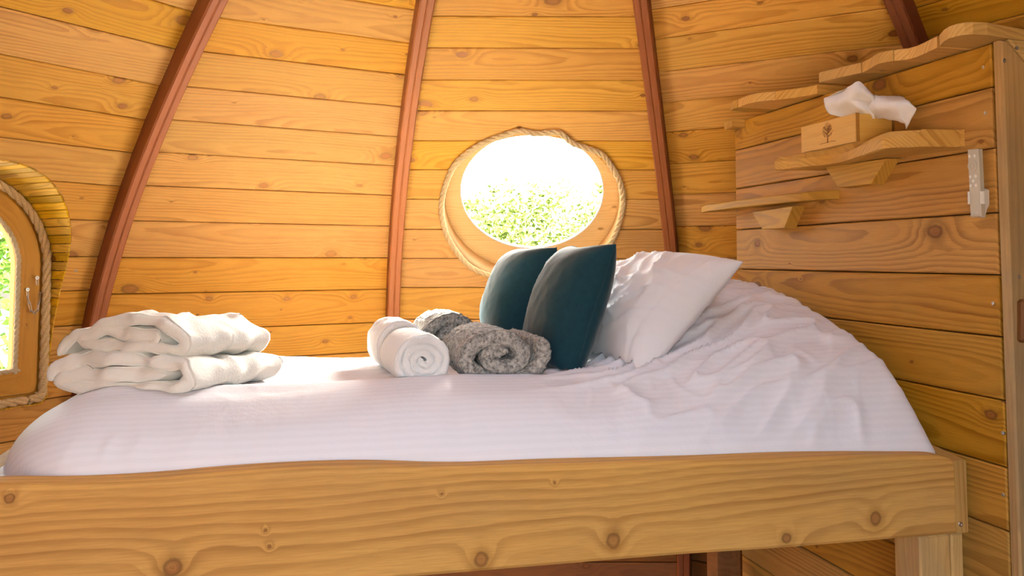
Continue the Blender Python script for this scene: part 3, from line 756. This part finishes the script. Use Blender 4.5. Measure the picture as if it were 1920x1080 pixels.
sheet('tissue_sheet', [[tp(1600, 222, .075), tp(1612, 222, .07), tp(1625, 222, .068), tp(1640, 222, .065)],
                       [tp(1556, 214, .10), tp(1585, 206, .085), tp(1615, 205, .09), tp(1638, 208, .06)],
                       [tp(1545, 191, .105), tp(1572, 188, .10), tp(1602, 186, .095), tp(1640, 197, .06)],
                       [tp(1549, 183, .09), tp(1575, 173, .07), tp(1605, 165, .10), tp(1641, 187, .065)],
                       [tp(1566, 178, .08), tp(1590, 165, .085), tp(1613, 154, .08), tp(1634, 176, .06)]], M_TISS, ts, 6, .004, 1)
sheet('tissue_sheet', [[tp(1612, 220, .06), tp(1625, 221, .055), tp(1640, 222, .052), tp(1655, 222, .05)],
                       [tp(1630, 196, .075), tp(1650, 206, .07), tp(1675, 212, .06), tp(1696, 232, .05)],
                       [tp(1634, 183, .06), tp(1660, 190, .065), tp(1690, 200, .055), tp(1700, 240, .045)],
                       [tp(1640, 179, .045), tp(1668, 182, .04), tp(1704, 192, .045), tp(1716, 208, .04), ][:4],
                       [tp(1640, 181, .03), tp(1672, 179, .025), tp(1697, 184, .03), tp(1713, 203, .03)]], M_TISS, ts, 6, .004, 5)

# remote control in its wall clip
rm = thing('remote_control', part(1830, 408, .02), 'slim grey remote control clipped upright to the partition beside the post', 'remote')
q = [part(1818.5, 407, .024), part(1839, 406.5, .024), part(1833, 279, .024), part(1813, 280.5, .024)]
prism('body', q, ES * .013, M_PLAST, rm, V3((0, 0, 1)), .0025)
rx = (q[1] - q[0]) * .5 + (q[2] - q[3]) * .5; ry = ((q[3] - q[0]) + (q[2] - q[1])) * .5; ro = q[0]
rx, ry = rx.normalized() * rx.length, ry
def disc(u_, v_, r, name='button', hgt=.0012, ri=0, mat=None):
    c = ro + rx * u_ + ry * v_; a = rx.normalized(); b = ry.normalized(); vs, fs = [], []
    if ri:
        for h in (0, 1):
            for rr in (r, ri): vs += [c + (a * math.cos(t) + b * math.sin(t)) * rr - ES * (hgt * h) for t in [math.pi * i / 16 for i in range(32)]]
        for i in range(32):
            j = (i + 1) % 32; fs += [[64 + i, 64 + j, 96 + j, 96 + i], [i, j, 64 + j, 64 + i], [32 + i, 96 + i, 96 + j, 32 + j], [i, 32 + i, 32 + j, j]]
    else:
        for h, rr in ((0, r), (hgt * .6, r), (hgt, r * .8)): vs += [c + (a * math.cos(t) + b * math.sin(t)) * rr - ES * h for t in [math.pi * i / 10 for i in range(20)]]
        fs = [list(range(40, 60)), list(range(20))]
        for k in (0, 20): fs += [[k + i, k + (i + 1) % 20, k + 20 + (i + 1) % 20, k + 20 + i] for i in range(20)]
    mesh(name, vs, fs, mat or M_PLAST, rm)
for (a, b) in ((.24, .90), (.72, .90), (.24, .595), (.72, .60), (.48, .53), (.24, .46), (.72, .465)): disc(a, b, .0040, mat=M_PLAST2)
disc(.47, .752, .0132, 'control_ring', .0012, .0068); disc(.47, .752, .0055, 'button', .0010)
for a_ in (0, 1, 2, 3):
    t = math.pi / 4 + a_ * math.pi / 2
tc = bpy.data.curves.new('lettering', 'FONT'); tc.body = 'PHILIPS'; tc.size = .0052; tc.extrude = .0002; tc.align_x = 'CENTER'
to = bpy.data.objects.new('tmp', tc); COL.objects.link(to); bpy.context.view_layer.update()
tm = bpy.data.meshes.new_from_object(to.evaluated_get(bpy.context.evaluated_depsgraph_get())); bpy.data.objects.remove(to)
a, b = rx.normalized(), ry.normalized(); c = ro + rx * .5 + ry * .045 - ES * .0005
mesh('lettering', [c + a * v.co.x + b * v.co.y - ES * v.co.z for v in tm.vertices], [list(p.vertices) for p in tm.polygons], M_PLAST2, rm, recalc=False)
clip = [part(1837, 395, .0), part(1844, 394, .0), part(1849, 372, .0), part(1848, 354, .0), part(1838, 352, .0)]
prism('wall_clip', [part(1836, 408, .010), part(1840, 408, .010), part(1844, 392, .010), part(1848.5, 384, .010), part(1848, 356, .010), part(1841, 353, .010), part(1836, 353, .010)], ES * .0095, M_PLAST2, rm, V3((0, 0, 1)), .001)
prism('clip_arm', [part(1836.5, 383, .027), part(1845.5, 383, .022), part(1845, 358.5, .022), part(1836, 358.5, .027)], ES * .012, M_PLAST2, rm, V3((0, 0, 1)), .0015)
prism('clip_arm', [part(1814.0, 383, .027), part(1817.0, 383, .027), part(1816.5, 359, .027), part(1813.5, 359, .027)], ES * .020, M_PLAST2, rm, V3((0, 0, 1)), .001)

# ------------------------------------------------------------------ the bed
PL = PR - ES * 1.953
def bp(px, py): return on_plane(px, py, PR, ET)
def BP(s, t, z): return PL + ES * s + ET * t + V3((0, 0, z))      # z from the eye
bed = thing('bed', BP(1, .6, -E), 'raised wooden bed with a live-edge larch front board', 'bed')
topx = [(-60, 912), (0, 908), (100, 909), (200, 906), (300, 899), (400, 889), (500, 882), (600, 878), (700, 876), (850, 877.5), (1000, 873.5), (1200, 868), (1400, 863), (1600, 857), (1720, 855), (1770, 857), (1788, 863)]
topw = [bp(*q) for q in topx]
botw = [bp(*q) for q in ((-60, 1149), (0, 1144), (850, 1075.5), (1268, 1041), (1479, 1027), (1788, 1001))]
sx = [(p - PL).dot(ES) for p in topw]; sz = [p.z - E for p in topw]
def zboard(s): return spl(s, sx, sz)
bx = [(p - PL).dot(ES) for p in botw]; bz = [p.z - E for p in botw]
vs, fs, uvs = [], [], []; NB = 120; BT = .052; KC[0] += 1
s0, s1 = sx[0] - .15, sx[-1]
for i in range(NB + 1):
    s = s0 + (s1 - s0) * i / NB; zt = zboard(s); zl = spl(s, bx, bz) if s > bx[0] else bz[0] - (bx[0] - s) * .0
    wob = noise.noise(V3((s * 3, 0, 5))) * .004
    prof_ = [(.004, zl), (0, zl + .006), (0 + wob * .3, zl * .6 + zt * .4), (0, zt - .010), (.004 + abs(wob), zt - .002), (.010, zt + .001), (BT - .006, zt + .003 + wob), (BT, zt - .01), (BT, zl)]
    for (t, z) in prof_:
        vs.append(BP(s, t, z)); uvs.append((10 * KC[0] + s, (z + .5) * .8 + t * .8 + .085))
    if i:
        a, b = 9 * (i - 1), 9 * i
        for k in range(9): fs.append([a + k, a + (k + 1) % 9, b + (k + 1) % 9, b + k])
fs += [list(range(9)), list(range(len(vs) - 9, len(vs)))[::-1]]
kn = []
for (x, y, kr) in ((323, 1064, .0115), (902, 1050, .0105), (1150, 1014, .011), (1475, 1010, .008), (1642, 972, .0105), (17, 935, .006), (505, 1024, .0025), (828, 926, .002), (497, 995, .002), (1040, 905, .002)):
    p = bp(x, y); kn.append((10 * KC[0] + (p - PL).dot(ES), (p.z - E + .5) * .8 + .085, kr))
M_BOARD = wood('bed_board_larch', (.70, .385, .088), (.32, .135, .022), knot=(.27, .11, .03), ring=70, contrast=.78, tone=.0, grey=.10, at=kn)
mesh('front_board', vs, fs, M_BOARD, bed, uvs)
# head rail: end grain shows beside the board
zr1, zr0 = bp(1800, 862).z - E, bp(1800, 999.5).z - E
vs, fs, uvs = [], [], []; KC[0] += 1
for i in range(13):
    t = 0 + 1.2 * i / 12; w_ = .012 * noise.noise(V3((t * 9, 1, 3))) + (.014 if i > 0 else 0)
    for (s, z) in ((s1 + .001, zr0), (s1 + .033, zr0), (s1 + .033, zr1 + w_ - .004), (s1 + .028, zr1 + w_), (s1 + .001, zr1 + w_ - .002)):
        vs.append(BP(s, t, z)); uvs.append((10 * KC[0] + z * .6, (s - s1) * 1.2 + t * .8))
    if i:
        a, b = 5 * (i - 1), 5 * i
        for k in range(5): fs.append([a + k, a + (k + 1) % 5, b + (k + 1) % 5, b + k])
fs += [list(range(5)), list(range(len(vs) - 5, len(vs)))[::-1]]
hr = mesh('head_rail', vs, fs, M_SHELF, bed, uvs)
screw(1801, 983, BP(s1, 0, 0) + V3((0, 0, 0)), ET, bed, .006)
def bbox(name, sa, sb, ta, tb_, za, zb__, mat, u, parent=bed, ch=.004):
    return prism(name, [BP(sa, ta, za), BP(sb, ta, za), BP(sb, ta, zb__), BP(sa, ta, zb__)], ET * (tb_ - ta), mat, parent, u, ch)
UP = V3((0, 0, 1))
sl0, sl1, sl2 = [(bp(x, 1030) - PL).dot(ES) for x in (1730, 1788, 1811)]
bbox('leg', sl0, sl1, .008, .09, -E, bz[-1] - .003, M_POST, UP); bbox('leg', sl1 + .001, sl2, .006, .09, -E, zr0 - .003, M_POST, UP)
bbox('leg', sl0 + .03, sl2 - .0, 1.0, 1.08, -E, -.58, M_UNDER, UP)
bbox('leg', -.02, .06, .06, .14, -E, -.58, M_POST, UP); bbox('leg', -.02, .06, 1.0, 1.08, -E, -.58, M_UNDER, UP)
bbox('foot_rail', -.10, -.062, .06, 1.1, -.58, -.41, M_POST, ET)
bbox('back_rail', -.04, 1.9, 1.15, 1.19, -.58, -.45, M_UNDER, ES)
for i in range(12): bbox('slat', -.03 + i * .165, .07 + i * .165, .06, 1.14, -.575, -.555, M_UNDER, ET, bed, .002)
M_MATT = plain('grey_mattress_ticking', (.30, .29, .27), .9, 0, .1, .08, 60)
bbox('mattress', -.055, s1 - .02, .06, 1.14, -.552, -.435, M_MATT, ES, bed, .02)

# ------------------------------------------------------------------ duvet
def flat_top(s, t): return spl(t, [0, .30, .45, .8, 1.25], [-.268, -.272, -.287, -.293, -.298])
def right_top(t): return spl(t, [0, .1, .25, .53, .75, .95, 1.25], [-.36, -.300, -.215, -.118, -.085, -.078, -.085])
DS0, DS1, DT0, DT1 = -.052, 1.945, .050, 1.20
def duvet_z(s, t, wr=True):
    wv = sst(1.20, 1.74, s + .10 * (t - .4))
    zt = flat_top(s, t) * (1 - wv) + right_top(t) * wv
    bump_ = .010 * math.sin(s * 5.1 + 1) * sst(.25, .6, t) * (1 - wv)
    zt += bump_ + .012 * noise.noise(V3((s * 2.6, t * 3.2, .3)))
    if wr:
        # long soft pulls along the bed, sharper creases towards the front right corner
        f1 = noise.noise(V3((s * 3.2 + t * 2.0, t * 15 - s * 2.5, 2.0)))
        f2 = 1 - abs(noise.noise(V3((s * 4.5 + t * 3, t * 17 - s * 7.5, 9.0)))) * 2
        f3 = 1 - abs(noise.noise(V3((s * 11 - t * 6, t * 8 + s * 2, 4.0)))) * 2
        k = sst(.95, 1.35, s) * (1 - .75 * sst(1.72, 1.92, s))
        zt += .006 * f1 + .024 * (max(0, f2) ** 2.2) * k * (1 - sst(.8, 1.05, t)) + .004 * max(0, f3) ** 3 * (.3 + k)
    zl = zboard(s) - .022
    a = max(0, min(1, 1 - (s - DS0) / .19)); b = max(0, min(1, 1 - (t - DT0) / (.26 - .10 * wv))); c = max(0, min(1, 1 - (DS1 - s) / .075)); e = max(0, 1 - (DT1 - t) / .10)
    rr = min(1, ((a ** 2 + b ** 2) ** 1.0 if True else 0) ** .5); r2 = min(1, math.hypot(c, e))
    f = math.sqrt(max(0, 1 - rr ** 1.75)) * math.sqrt(max(0, 1 - r2 ** 2.5))
    z = zl + (zt - zl) * f
    if wr:
        for (gs, gw, gh) in ((.085, .012, .010), (.155, .010, .013), (.205, .012, .009), (.30, .010, .006), (1.62, .014, .008), (1.74, .012, .009)):
            z += gh * .6 * math.exp(-((s - gs - .35 * (t - DT0)) / gw) ** 2) * sst(.085, .015, t - DT0) * (1 if f > .1 else 0) * min(1, f * 2)
        # gathers where the cover is tucked behind the board
        g = sst(.18, 0, t - DT0)
        z += .004 * g * noise.noise(V3((s * 26, t * 4, 1))) * (1 if f > .12 else 0)
    return z
NS, NTT = 330, 190
vs, uvs = [], []
for j in range(NTT + 1):
    y = j / NTT; t = DT0 + (DT1 - DT0) * (y ** 1.35)
    for i in range(NS + 1):
        x = i / NS; s = DS0 + (DS1 - DS0) * x
        if x < .06: s = DS0 + (DS1 - DS0) * (.06 * (x / .06) ** 1.6)
        if x > .95: s = DS1 - (DS1 - DS0) * (.05 * ((1 - x) / .05) ** 1.6)
        z = duvet_z(s, t); vs.append(BP(s, t, z)); uvs.append((s, t + (z + .3) * .8))
W_ = NS + 1
fs = [[j * W_ + i, j * W_ + i + 1, (j + 1) * W_ + i + 1, (j + 1) * W_ + i] for j in range(NTT) for i in range(NS)]
# turned-under hem all round
rim = [i for i in range(W_)] + [j * W_ + NS for j in range(1, NTT + 1)] + [NTT * W_ + i for i in range(NS - 1, -1, -1)] + [j * W_ for j in range(NTT - 1, 0, -1)]
cD = BP(1, .6, -.4); k0_ = len(vs)
for r in rim:
    p = vs[r]; d = (V3((cD.x, cD.y, p.z)) - p).normalized(); vs.append(p + d * .004 + V3((0, 0, -.02))); uvs.append(uvs[r])
m = len(rim)
fs += [[rim[i], rim[(i + 1) % m], k0_ + (i + 1) % m, k0_ + i] for i in range(m)]
duv = mesh('duvet', vs, fs, M_DUVET, None, uvs, True)
tag(duv, 'white striped duvet spread over the bed, humped at the right', 'duvet')
def st_of(P): d = P - PL; return d.dot(ES), d.dot(ET)
def bedz(P): s, t = st_of(P); return E + duvet_z(s, t)

# ------------------------------------------------------------------ pillows and cushions
def pillow(name, NB_, NTp, depth, d, mat, label, cat, group=None, N=56, pinch=.10, seed=0, wr=.006, seam=None, ex=.45, hem=0, bdir=ET, sag=0, asym=1.0, corner=0):
    """NB_/NTp: near bottom and near top corner; depth along bdir away from the viewer"""
    a = (NTp - NB_); ha = a.length / 2; a.normalize(); b = bdir; n = b.cross(a).normalized()
    if n.x > 0: n.negate()
    c = (NB_ + NTp) / 2 + b * depth / 2; hb = depth / 2
    vs, uvs = [], []
    def P(x, y, sgn):
        q = max(0, (1 - abs(x) ** 2.6) * (1 - abs(y) ** 2.6)) ** ex
        h = d * q * (1 if sgn > 0 else asym)
        X = x * (1 - pinch * (1 - y * y) * x * x); Y = y * (1 - pinch * (1 - x * x) * y * y)
        rc_ = 1 - corner * (x * y) ** 4
        p = c + a * ha * X * rc_ + b * hb * Y * rc_ + n * h * sgn
        if abs(x) < 1 and abs(y) < 1:
            r1 = noise.noise(p * 5 + V3((seed, 0, 0)))
            r2 = 1 - abs(noise.noise(V3(((x - y) * 1.1 + seed, (x + y) * 2.6, seed)))) * 2; r3 = 1 - abs(noise.noise(V3((x * .8 + y * 1.2 + seed * 2, y * 2.4 - x * 2.0, seed * 3)))) * 2
            e = min(1, q * q * 1.6) * (1 - sst(.55, .95, abs(x)))
            p += n * sgn * e * wr * (r1 + .9 * max(0, r2) ** 4 + .8 * max(0, r3) ** 4)
            if hem:
                p -= n * sgn * hem * math.exp(-((y + .80) / .018) ** 2)
        p += V3((0, 0, -sag * (1 - x * x) * 0))
        return p
    idx = {}
    for sgn in (1, -1):
        for i in range(N + 1):
            for j in range(N + 1):
                x = math.sin((2 * i / N - 1) * math.pi / 2); y = math.sin((2 * j / N - 1) * math.pi / 2)
                if i in (0, N) or j in (0, N):
                    if sgn == 1: idx[(1, i, j)] = idx[(-1, i, j)] = len(vs); vs.append(P(x, y, sgn)); uvs.append((x * ha, y * hb))
                else: idx[(sgn, i, j)] = len(vs); vs.append(P(x, y, sgn)); uvs.append((x * ha, y * hb))
    fs = []
    for sgn in (1, -1):
        for i in range(N):
            for j in range(N):
                q = [idx[(sgn, i, j)], idx[(sgn, i + 1, j)], idx[(sgn, i + 1, j + 1)], idx[(sgn, i, j + 1)]]
                fs.append(q if sgn == 1 else q[::-1])
    # nothing sinks through the duvet
    for i, p in enumerate(vs):
        lo = bedz(p) + .002
        if p.z < lo + .004 and p.z > lo - .2: p.z = lo + .004 + (p.z - lo - .004) * .01
    if seam is None:
        o = mesh(name, vs, fs, mat, None, uvs, True); return tag(o, label, cat, group)
    r = thing(name, NB_ + b * hb, label, cat, group)
    mesh('cover', vs, fs, mat, r, uvs, True)
    pth = [vs[idx[(1, i, 0)]] for i in range(N)] + [vs[idx[(1, N, j)]] for j in range(N)] + [vs[idx[(1, i, N)]] for i in range(N, 0, -1)] + [vs[idx[(1, 0, j)]] for j in range(N, 0, -1)]
    v, f = tube(resample(pth, .008, True)[0], seam, 6, True); mesh('seam', v, f, mat, r, smooth=True)
    return r
pb = at_y(1072, 726, 2.125); pt_ = at_y(1158, 453, 2.16)
pillow('cushion', pb, pt_, .37, .102, M_VELVET, 'teal velvet cushion in front, leaning on the white pillow', 'cushion', 'teal velvet cushions', seed=2, seam=.0022, wr=.0022, pinch=.10, ex=.5, asym=.6, corner=.035)
pb = at_y(975, 668, 2.52); pt_ = at_y(1046, 461, 2.56)
pillow('cushion', pb, pt_, .37, .115, M_VELVET, 'teal velvet cushion behind, below the oval window and nearest the rolled grey throws', 'cushion', 'teal velvet cushions', seed=6, seam=.0022, wr=.0022, pinch=.10, ex=.5, asym=.6, corner=.035)
pb = at_y(1200, 712, 2.06); pt_ = at_y(1394, 491, 2.24)
pillow('pillow', pb, pt_, .62, .115, M_PILLOW, 'white pillow in front, standing behind the teal cushions against the duvet hump', 'pillow', 'white pillows', seed=4, wr=.012, pinch=.06, ex=.5, hem=.004, N=90, asym=.45)
pb = at_y(1130, 640, 2.76); pt_ = at_y(1290, 497, 2.92)
pillow('pillow', pb, pt_, .24, .09, M_PILLOW, 'second white pillow, mostly hidden, peeping out behind the front teal cushion', 'pillow', 'white pillows', seed=9, wr=.008, pinch=.05)

# ------------------------------------------------------------------ rolled towels and throws, folded blankets
def band(path, th_, c, ax_x, ax_z, axis, length, nl, amp, freq, seed, mat, name, parent, taper=.6, skew=None, endamp=.006, rnd_end=True, lump=0):
    """a thick strip following a 2-D path (x, z), extruded along axis; the layers show at the ends"""
    m = len(path); L, R = [], []
    for i, p in enumerate(path):
        a = path[max(0, i - 1)]; b = path[min(m - 1, i + 1)]; tx, tz = b[0] - a[0], b[1] - a[1]; l = math.hypot(tx, tz) or 1
        h = th_ / 2
        e = min(i, m - 1 - i)
        if e < 5: h *= math.sqrt(max(.12, 1 - (1 - e / 5) ** 2))
        L.append((p[0] - tz / l * h, p[1] + tx / l * h)); R.append((p[0] + tz / l * h, p[1] - tx / l * h))
    loop = L + R[::-1]; M2 = len(loop); mid = [((L[i][0] + R[i][0]) / 2, (L[i][1] + R[i][1]) / 2) for i in range(m)]; midl = mid + mid[::-1]
    vs, fs, uvs = [], [], []
    ks = [(-.5, .35), (-.5, .75)] if rnd_end else [(-.5, 1.0)]
    secs = [(0.0, .45), (.004, .80), (.010, .97)] + [(length * q / nl, 1.0) for q in range(1, nl)] + [(length - .010, .97), (length - .004, .80), (length, .45)]
    for (y, f) in secs:
        for i in range(M2):
            x = midl[i][0] + (loop[i][0] - midl[i][0]) * f; z = midl[i][1] + (loop[i][1] - midl[i][1]) * f
            yy = y + endamp * noise.noise(V3((x * 14 + seed, z * 14, 1))) * (1 if y < length / 2 else -1)
            sx_, sz_ = skew(y / length, x, z) if skew else (0, 0)
            p = c + ax_x * (x + sx_) + V3((0, 0, 1)) * (z + sz_) + axis * yy
            d = V3((noise.noise(p * freq + V3((seed, 0, 0))), noise.noise(p * freq + V3((0, seed, 3))), noise.noise(p * freq + V3((7, 0, seed)))))
            d2 = V3((noise.noise(p * 14 + V3((seed, 0, 0))), 0, noise.noise(p * 14 + V3((7, 0, seed)))))
            d3 = noise.noise(p * 9 + V3((seed * 2, 0, 0))); d4 = max(0, 1 - 2.2 * abs(noise.noise(V3((p.x * 9 + p.z * 10, p.y * 6 - p.z * 8, seed))))) ** 2
            vs.append(p + d * amp + d2 * amp * .8 + V3((.3, 0, 1)) * (d3 * lump + d4 * lump * .8)); uvs.append((y, i * .004))
    ns = len(secs)
    for j in range(ns - 1):
        for i in range(M2): k = (i + 1) % M2; fs.append([j * M2 + i, j * M2 + k, (j + 1) * M2 + k, (j + 1) * M2 + i])
    for j, fl in ((0, 0), (ns - 1, 1)):
        for i in range(m - 1):
            q = [j * M2 + i, j * M2 + i + 1, j * M2 + M2 - 2 - i, j * M2 + M2 - 1 - i]; fs.append(q if fl else q[::-1])
    for p in vs:
        lo = bedz(p) + .0015
        if p.z < lo: p.z = lo + (p.z - lo) * .05
    return mesh(name, vs, fs, mat, parent, uvs, True)
def spiral(r0, r1, turns, n, sx=1, sz=1, start=0, tail=0):
    P = []
    for i in range(n):
        f = i / (n - 1); a = start + 2 * math.pi * turns * f; r = r0 + (r1 - r0) * f
        P.append((r * math.cos(a) * sx, r * math.sin(a) * sz))
    return P
def roll(name, px, py, y, R, sx, sz, length, th_, turns, mat, label, cat, group, seed, amp, freq, nl, axis, n=150, start=0.0, cw=False, tail=None):
    c = at_y(px, py, y); ax_x = V3((axis.y, -axis.x, 0)).normalized()
    P = spiral(th_ * .22, R - th_ / 2, turns, n, sx, sz, start)
    if cw: P = [(-x, z) for x, z in P]
    if tail: P += tail
    zb__ = min(bedz(c + axis * q * length + ax_x * h) for q in (.15, .5, .8) for h in (-.03, .03))
    lowz = min(z for x, z in P) - th_ / 2
    c.z = zb__ - lowz - .004
    return tag(band(P, th_, c, ax_x, None, axis, length, nl, amp, freq, seed, mat, name, None), label, cat, group)
AX = V3((-.30, .954, 0)).normalized()
roll('rolled_towel', 797, 672, 1.985, .074, 1.05, .95, .235, .0175, 3.5, M_TOWEL, 'rolled white towel in front with its spiral end showing', 'towel', 'rolled white towels', 3, .0035, 60, 30, AX, 170, 2.6)
roll('rolled_towel', 757, 644, 2.27, .076, .98, 1.0, .20, .0175, 3.6, M_TOWEL, 'rolled white towel behind and left of the other rolled towel', 'towel', 'rolled white towels', 8, .0035, 60, 26, AX, 170, .9)
roll('rolled_throw', 940, 662, 2.02, .100, 1.32, .84, .27, .036, 1.95, M_SHERPA, 'rolled grey mottled fleece throw at the front foot of the teal cushion', 'throw', 'rolled grey throws', 5, .0055, 85, 64, V3((-.25, .968, 0)).normalized(), 150, .9)
roll('rolled_throw', 852, 630, 2.47, .100, 1.22, .88, .24, .036, 1.95, M_SHERPA, 'rolled grey fleece throw behind, sunlit on top, next to the rear teal cushion', 'throw', 'rolled grey throws', 12, .0055, 85, 54, V3((-.25, .968, 0)).normalized(), 150, .4)
# two folded fleece blankets, one on the other
BA = V3((.27, .963, 0)).normalized(); BXd = V3((BA.y, -BA.x, 0))
bc = V3((-.815, 1.80, 0)); bc.z = E - .29
def fold(xs, z0, dz, w0, n=22, bow=0.0, seed=0):
    """zigzag of len(xs)-1 layers between alternating x limits with rounded folds"""
    P = []
    for k in range(len(xs) - 1):
        a, b = xs[k], xs[k + 1]; z = z0 + k * dz
        for i in range(n):
            f = i / (n - 1); x = a + (b - a) * f
            P.append((x, z + bow * (1 - ((x - .0) / w0) ** 2) + .006 * noise.noise(V3((x * 16, k * 3.1 + seed, 2)))))
        if k < len(xs) - 2:
            s = 1 if b > a else -1; z1 = z
            for i in range(1, 8):
                an = -math.pi / 2 + math.pi * i / 8
                P.append((b + s * dz / 2 * math.cos(an), z + dz / 2 + dz / 2 * math.sin(an) + bow * (1 - (b / w0) ** 2)))
    return P
def smoothpath(pts, n, wob, seed):
    pts = [(x, z * .83) for x, z in pts]
    P = catmull([V3((x, 0, z)) for x, z in pts], n)
    P = resample(P, .007)[0]
    return [(p.x + wob * .5 * noise.noise(V3((p.x * 13, p.z * 13, seed + i * .02))), p.z + wob * noise.noise(V3((p.x * 15, seed, i * .035)))) for i, p in enumerate(P)]
P1 = smoothpath([(.095, .055), (.03, .057), (-.05, .054), (-.115, .056), (-.150, .050), (-.152, .030), (-.12, .019), (0, .017), (.10, .018), (.146, .034), (.158, .060), (.140, .086), (.09, .095), (0, .094), (-.09, .096), (-.145, .088), (-.172, .066), (-.178, .036)], 6, .010, 2)
lb1 = band(P1, .030, bc, BXd, None, BA, .31, 46, .0050, 26, 3, M_FLEECE, 'folded_blanket', None, endamp=.026, lump=.010, skew=lambda q, x, z: (.02 * q, -.006 * math.sin(q * 3) - .02 * q * (z / .1)))
tag(lb1, 'cream fleece blanket folded in thick layers, lower of the two in the pile', 'blanket', 'folded cream blankets')
P2 = smoothpath([(-.180, .100), (-.176, .130), (-.135, .158), (-.06, .182), (.02, .190), (.085, .180), (.124, .160), (.130, .137), (.105, .124), (.02, .126), (-.09, .128), (-.135, .136), (-.115, .150), (-.04, .156), (.03, .158), (.064, .152), (.066, .140), (.050, .138)], 6, .009, 7)
lb2 = band(P2, .025, bc + BA * .02, BXd, None, BA, .27, 46, .0060, 24, 9, M_FLEECE, 'folded_blanket', None, endamp=.026, lump=.010, skew=lambda q, x, z: (.03 * q, -.014 * q))
tag(lb2, 'rumpled cream fleece blanket with a curled end, lying on top of the pile', 'blanket', 'folded cream blankets')

# ------------------------------------------------------------------ garden outside the windows
gv = [V3((30 * math.cos(i * .3927), 8 + 30 * math.sin(i * .3927), -.35)) for i in range(16)]
o = mesh('ground', gv, [list(range(16))], M_GRASS); tag(o, 'unseen gravel ground outside the pod, kept neutral for the light', 'ground', None, 'structure')
def shrub(c, rx_, ry_, rz_, n, size, mat, label, seed, gaps=0):
    r = thing('garden_shrub', V3((c[0], c[1], -.35)), label, 'shrub'); rd = random.Random(seed); vs, fs = [], []
    for i in range(n):
        while True:
            p = V3((rd.uniform(-1, 1), rd.uniform(-1, 1), rd.uniform(-1, 1)))
            if .25 < p.length < 1 + .18 * noise.noise(p * 3 + V3((seed, 0, 0))): break
        q = V3((c[0] + p.x * rx_, c[1] + p.y * ry_, c[2] + p.z * rz_))
        a = V3((rd.gauss(0, 1), rd.gauss(0, 1), rd.gauss(0, .6))).normalized(); b = a.orthogonal().normalized(); b = (Matrix.Rotation(rd.uniform(0, 6.28), 3, a) @ b)
        s = size * rd.uniform(.6, 1.3); k = len(vs); vs += [q, q + a * s * .5 + b * s * .28, q + a * s, q + a * s * .5 - b * s * .28]; fs.append([k, k + 1, k + 2, k + 3])
    o = mesh('foliage', vs, fs, mat, r, recalc=False); o['kind'] = 'stuff'
    st = []
    for i in range(7):
        a = rd.uniform(0, 6.28); st.append(tube([V3((c[0], c[1], -.35)) + V3((math.cos(a), math.sin(a), 0)) * .05, V3((c[0] + math.cos(a) * rx_ * .4, c[1] + math.sin(a) * ry_ * .4, c[2] - rz_ * .2)), V3((c[0] + math.cos(a) * rx_ * .7, c[1] + math.sin(a) * ry_ * .7, c[2] + rz_ * .5))], lambda t: .02 * (1 - t * .8), 6))
    v, f = join(st); mesh('stem', v, f, M_BARK, r)
shrub((-1.0, 9.4, 1.0), 1.45, .8, 1.15, 15000, .075, M_LEAF, 'pale sunlit shrub at the left behind the oval window', 1)
shrub((1.9, 9.2, 1.2), 1.3, .8, 1.4, 15000, .075, M_LEAF, 'pale sunlit shrub at the right behind the oval window', 2)
shrub((.4, 11.6, 1.05), 1.9, 1.0, 1.45, 14000, .08, M_LEAF, 'pale shrub farther back between the two others behind the oval window', 3)
shrub((-4.6, 5.4, .9), 1.3, 1.2, 1.3, 9000, .08, M_LEAF2, 'green shrub low behind the arched window', 4)
shrub((-6.4, 9.4, 2.2), 1.8, 1.6, 1.6, 8000, .11, M_LEAF2, 'green tree crown high behind the arched window', 5)
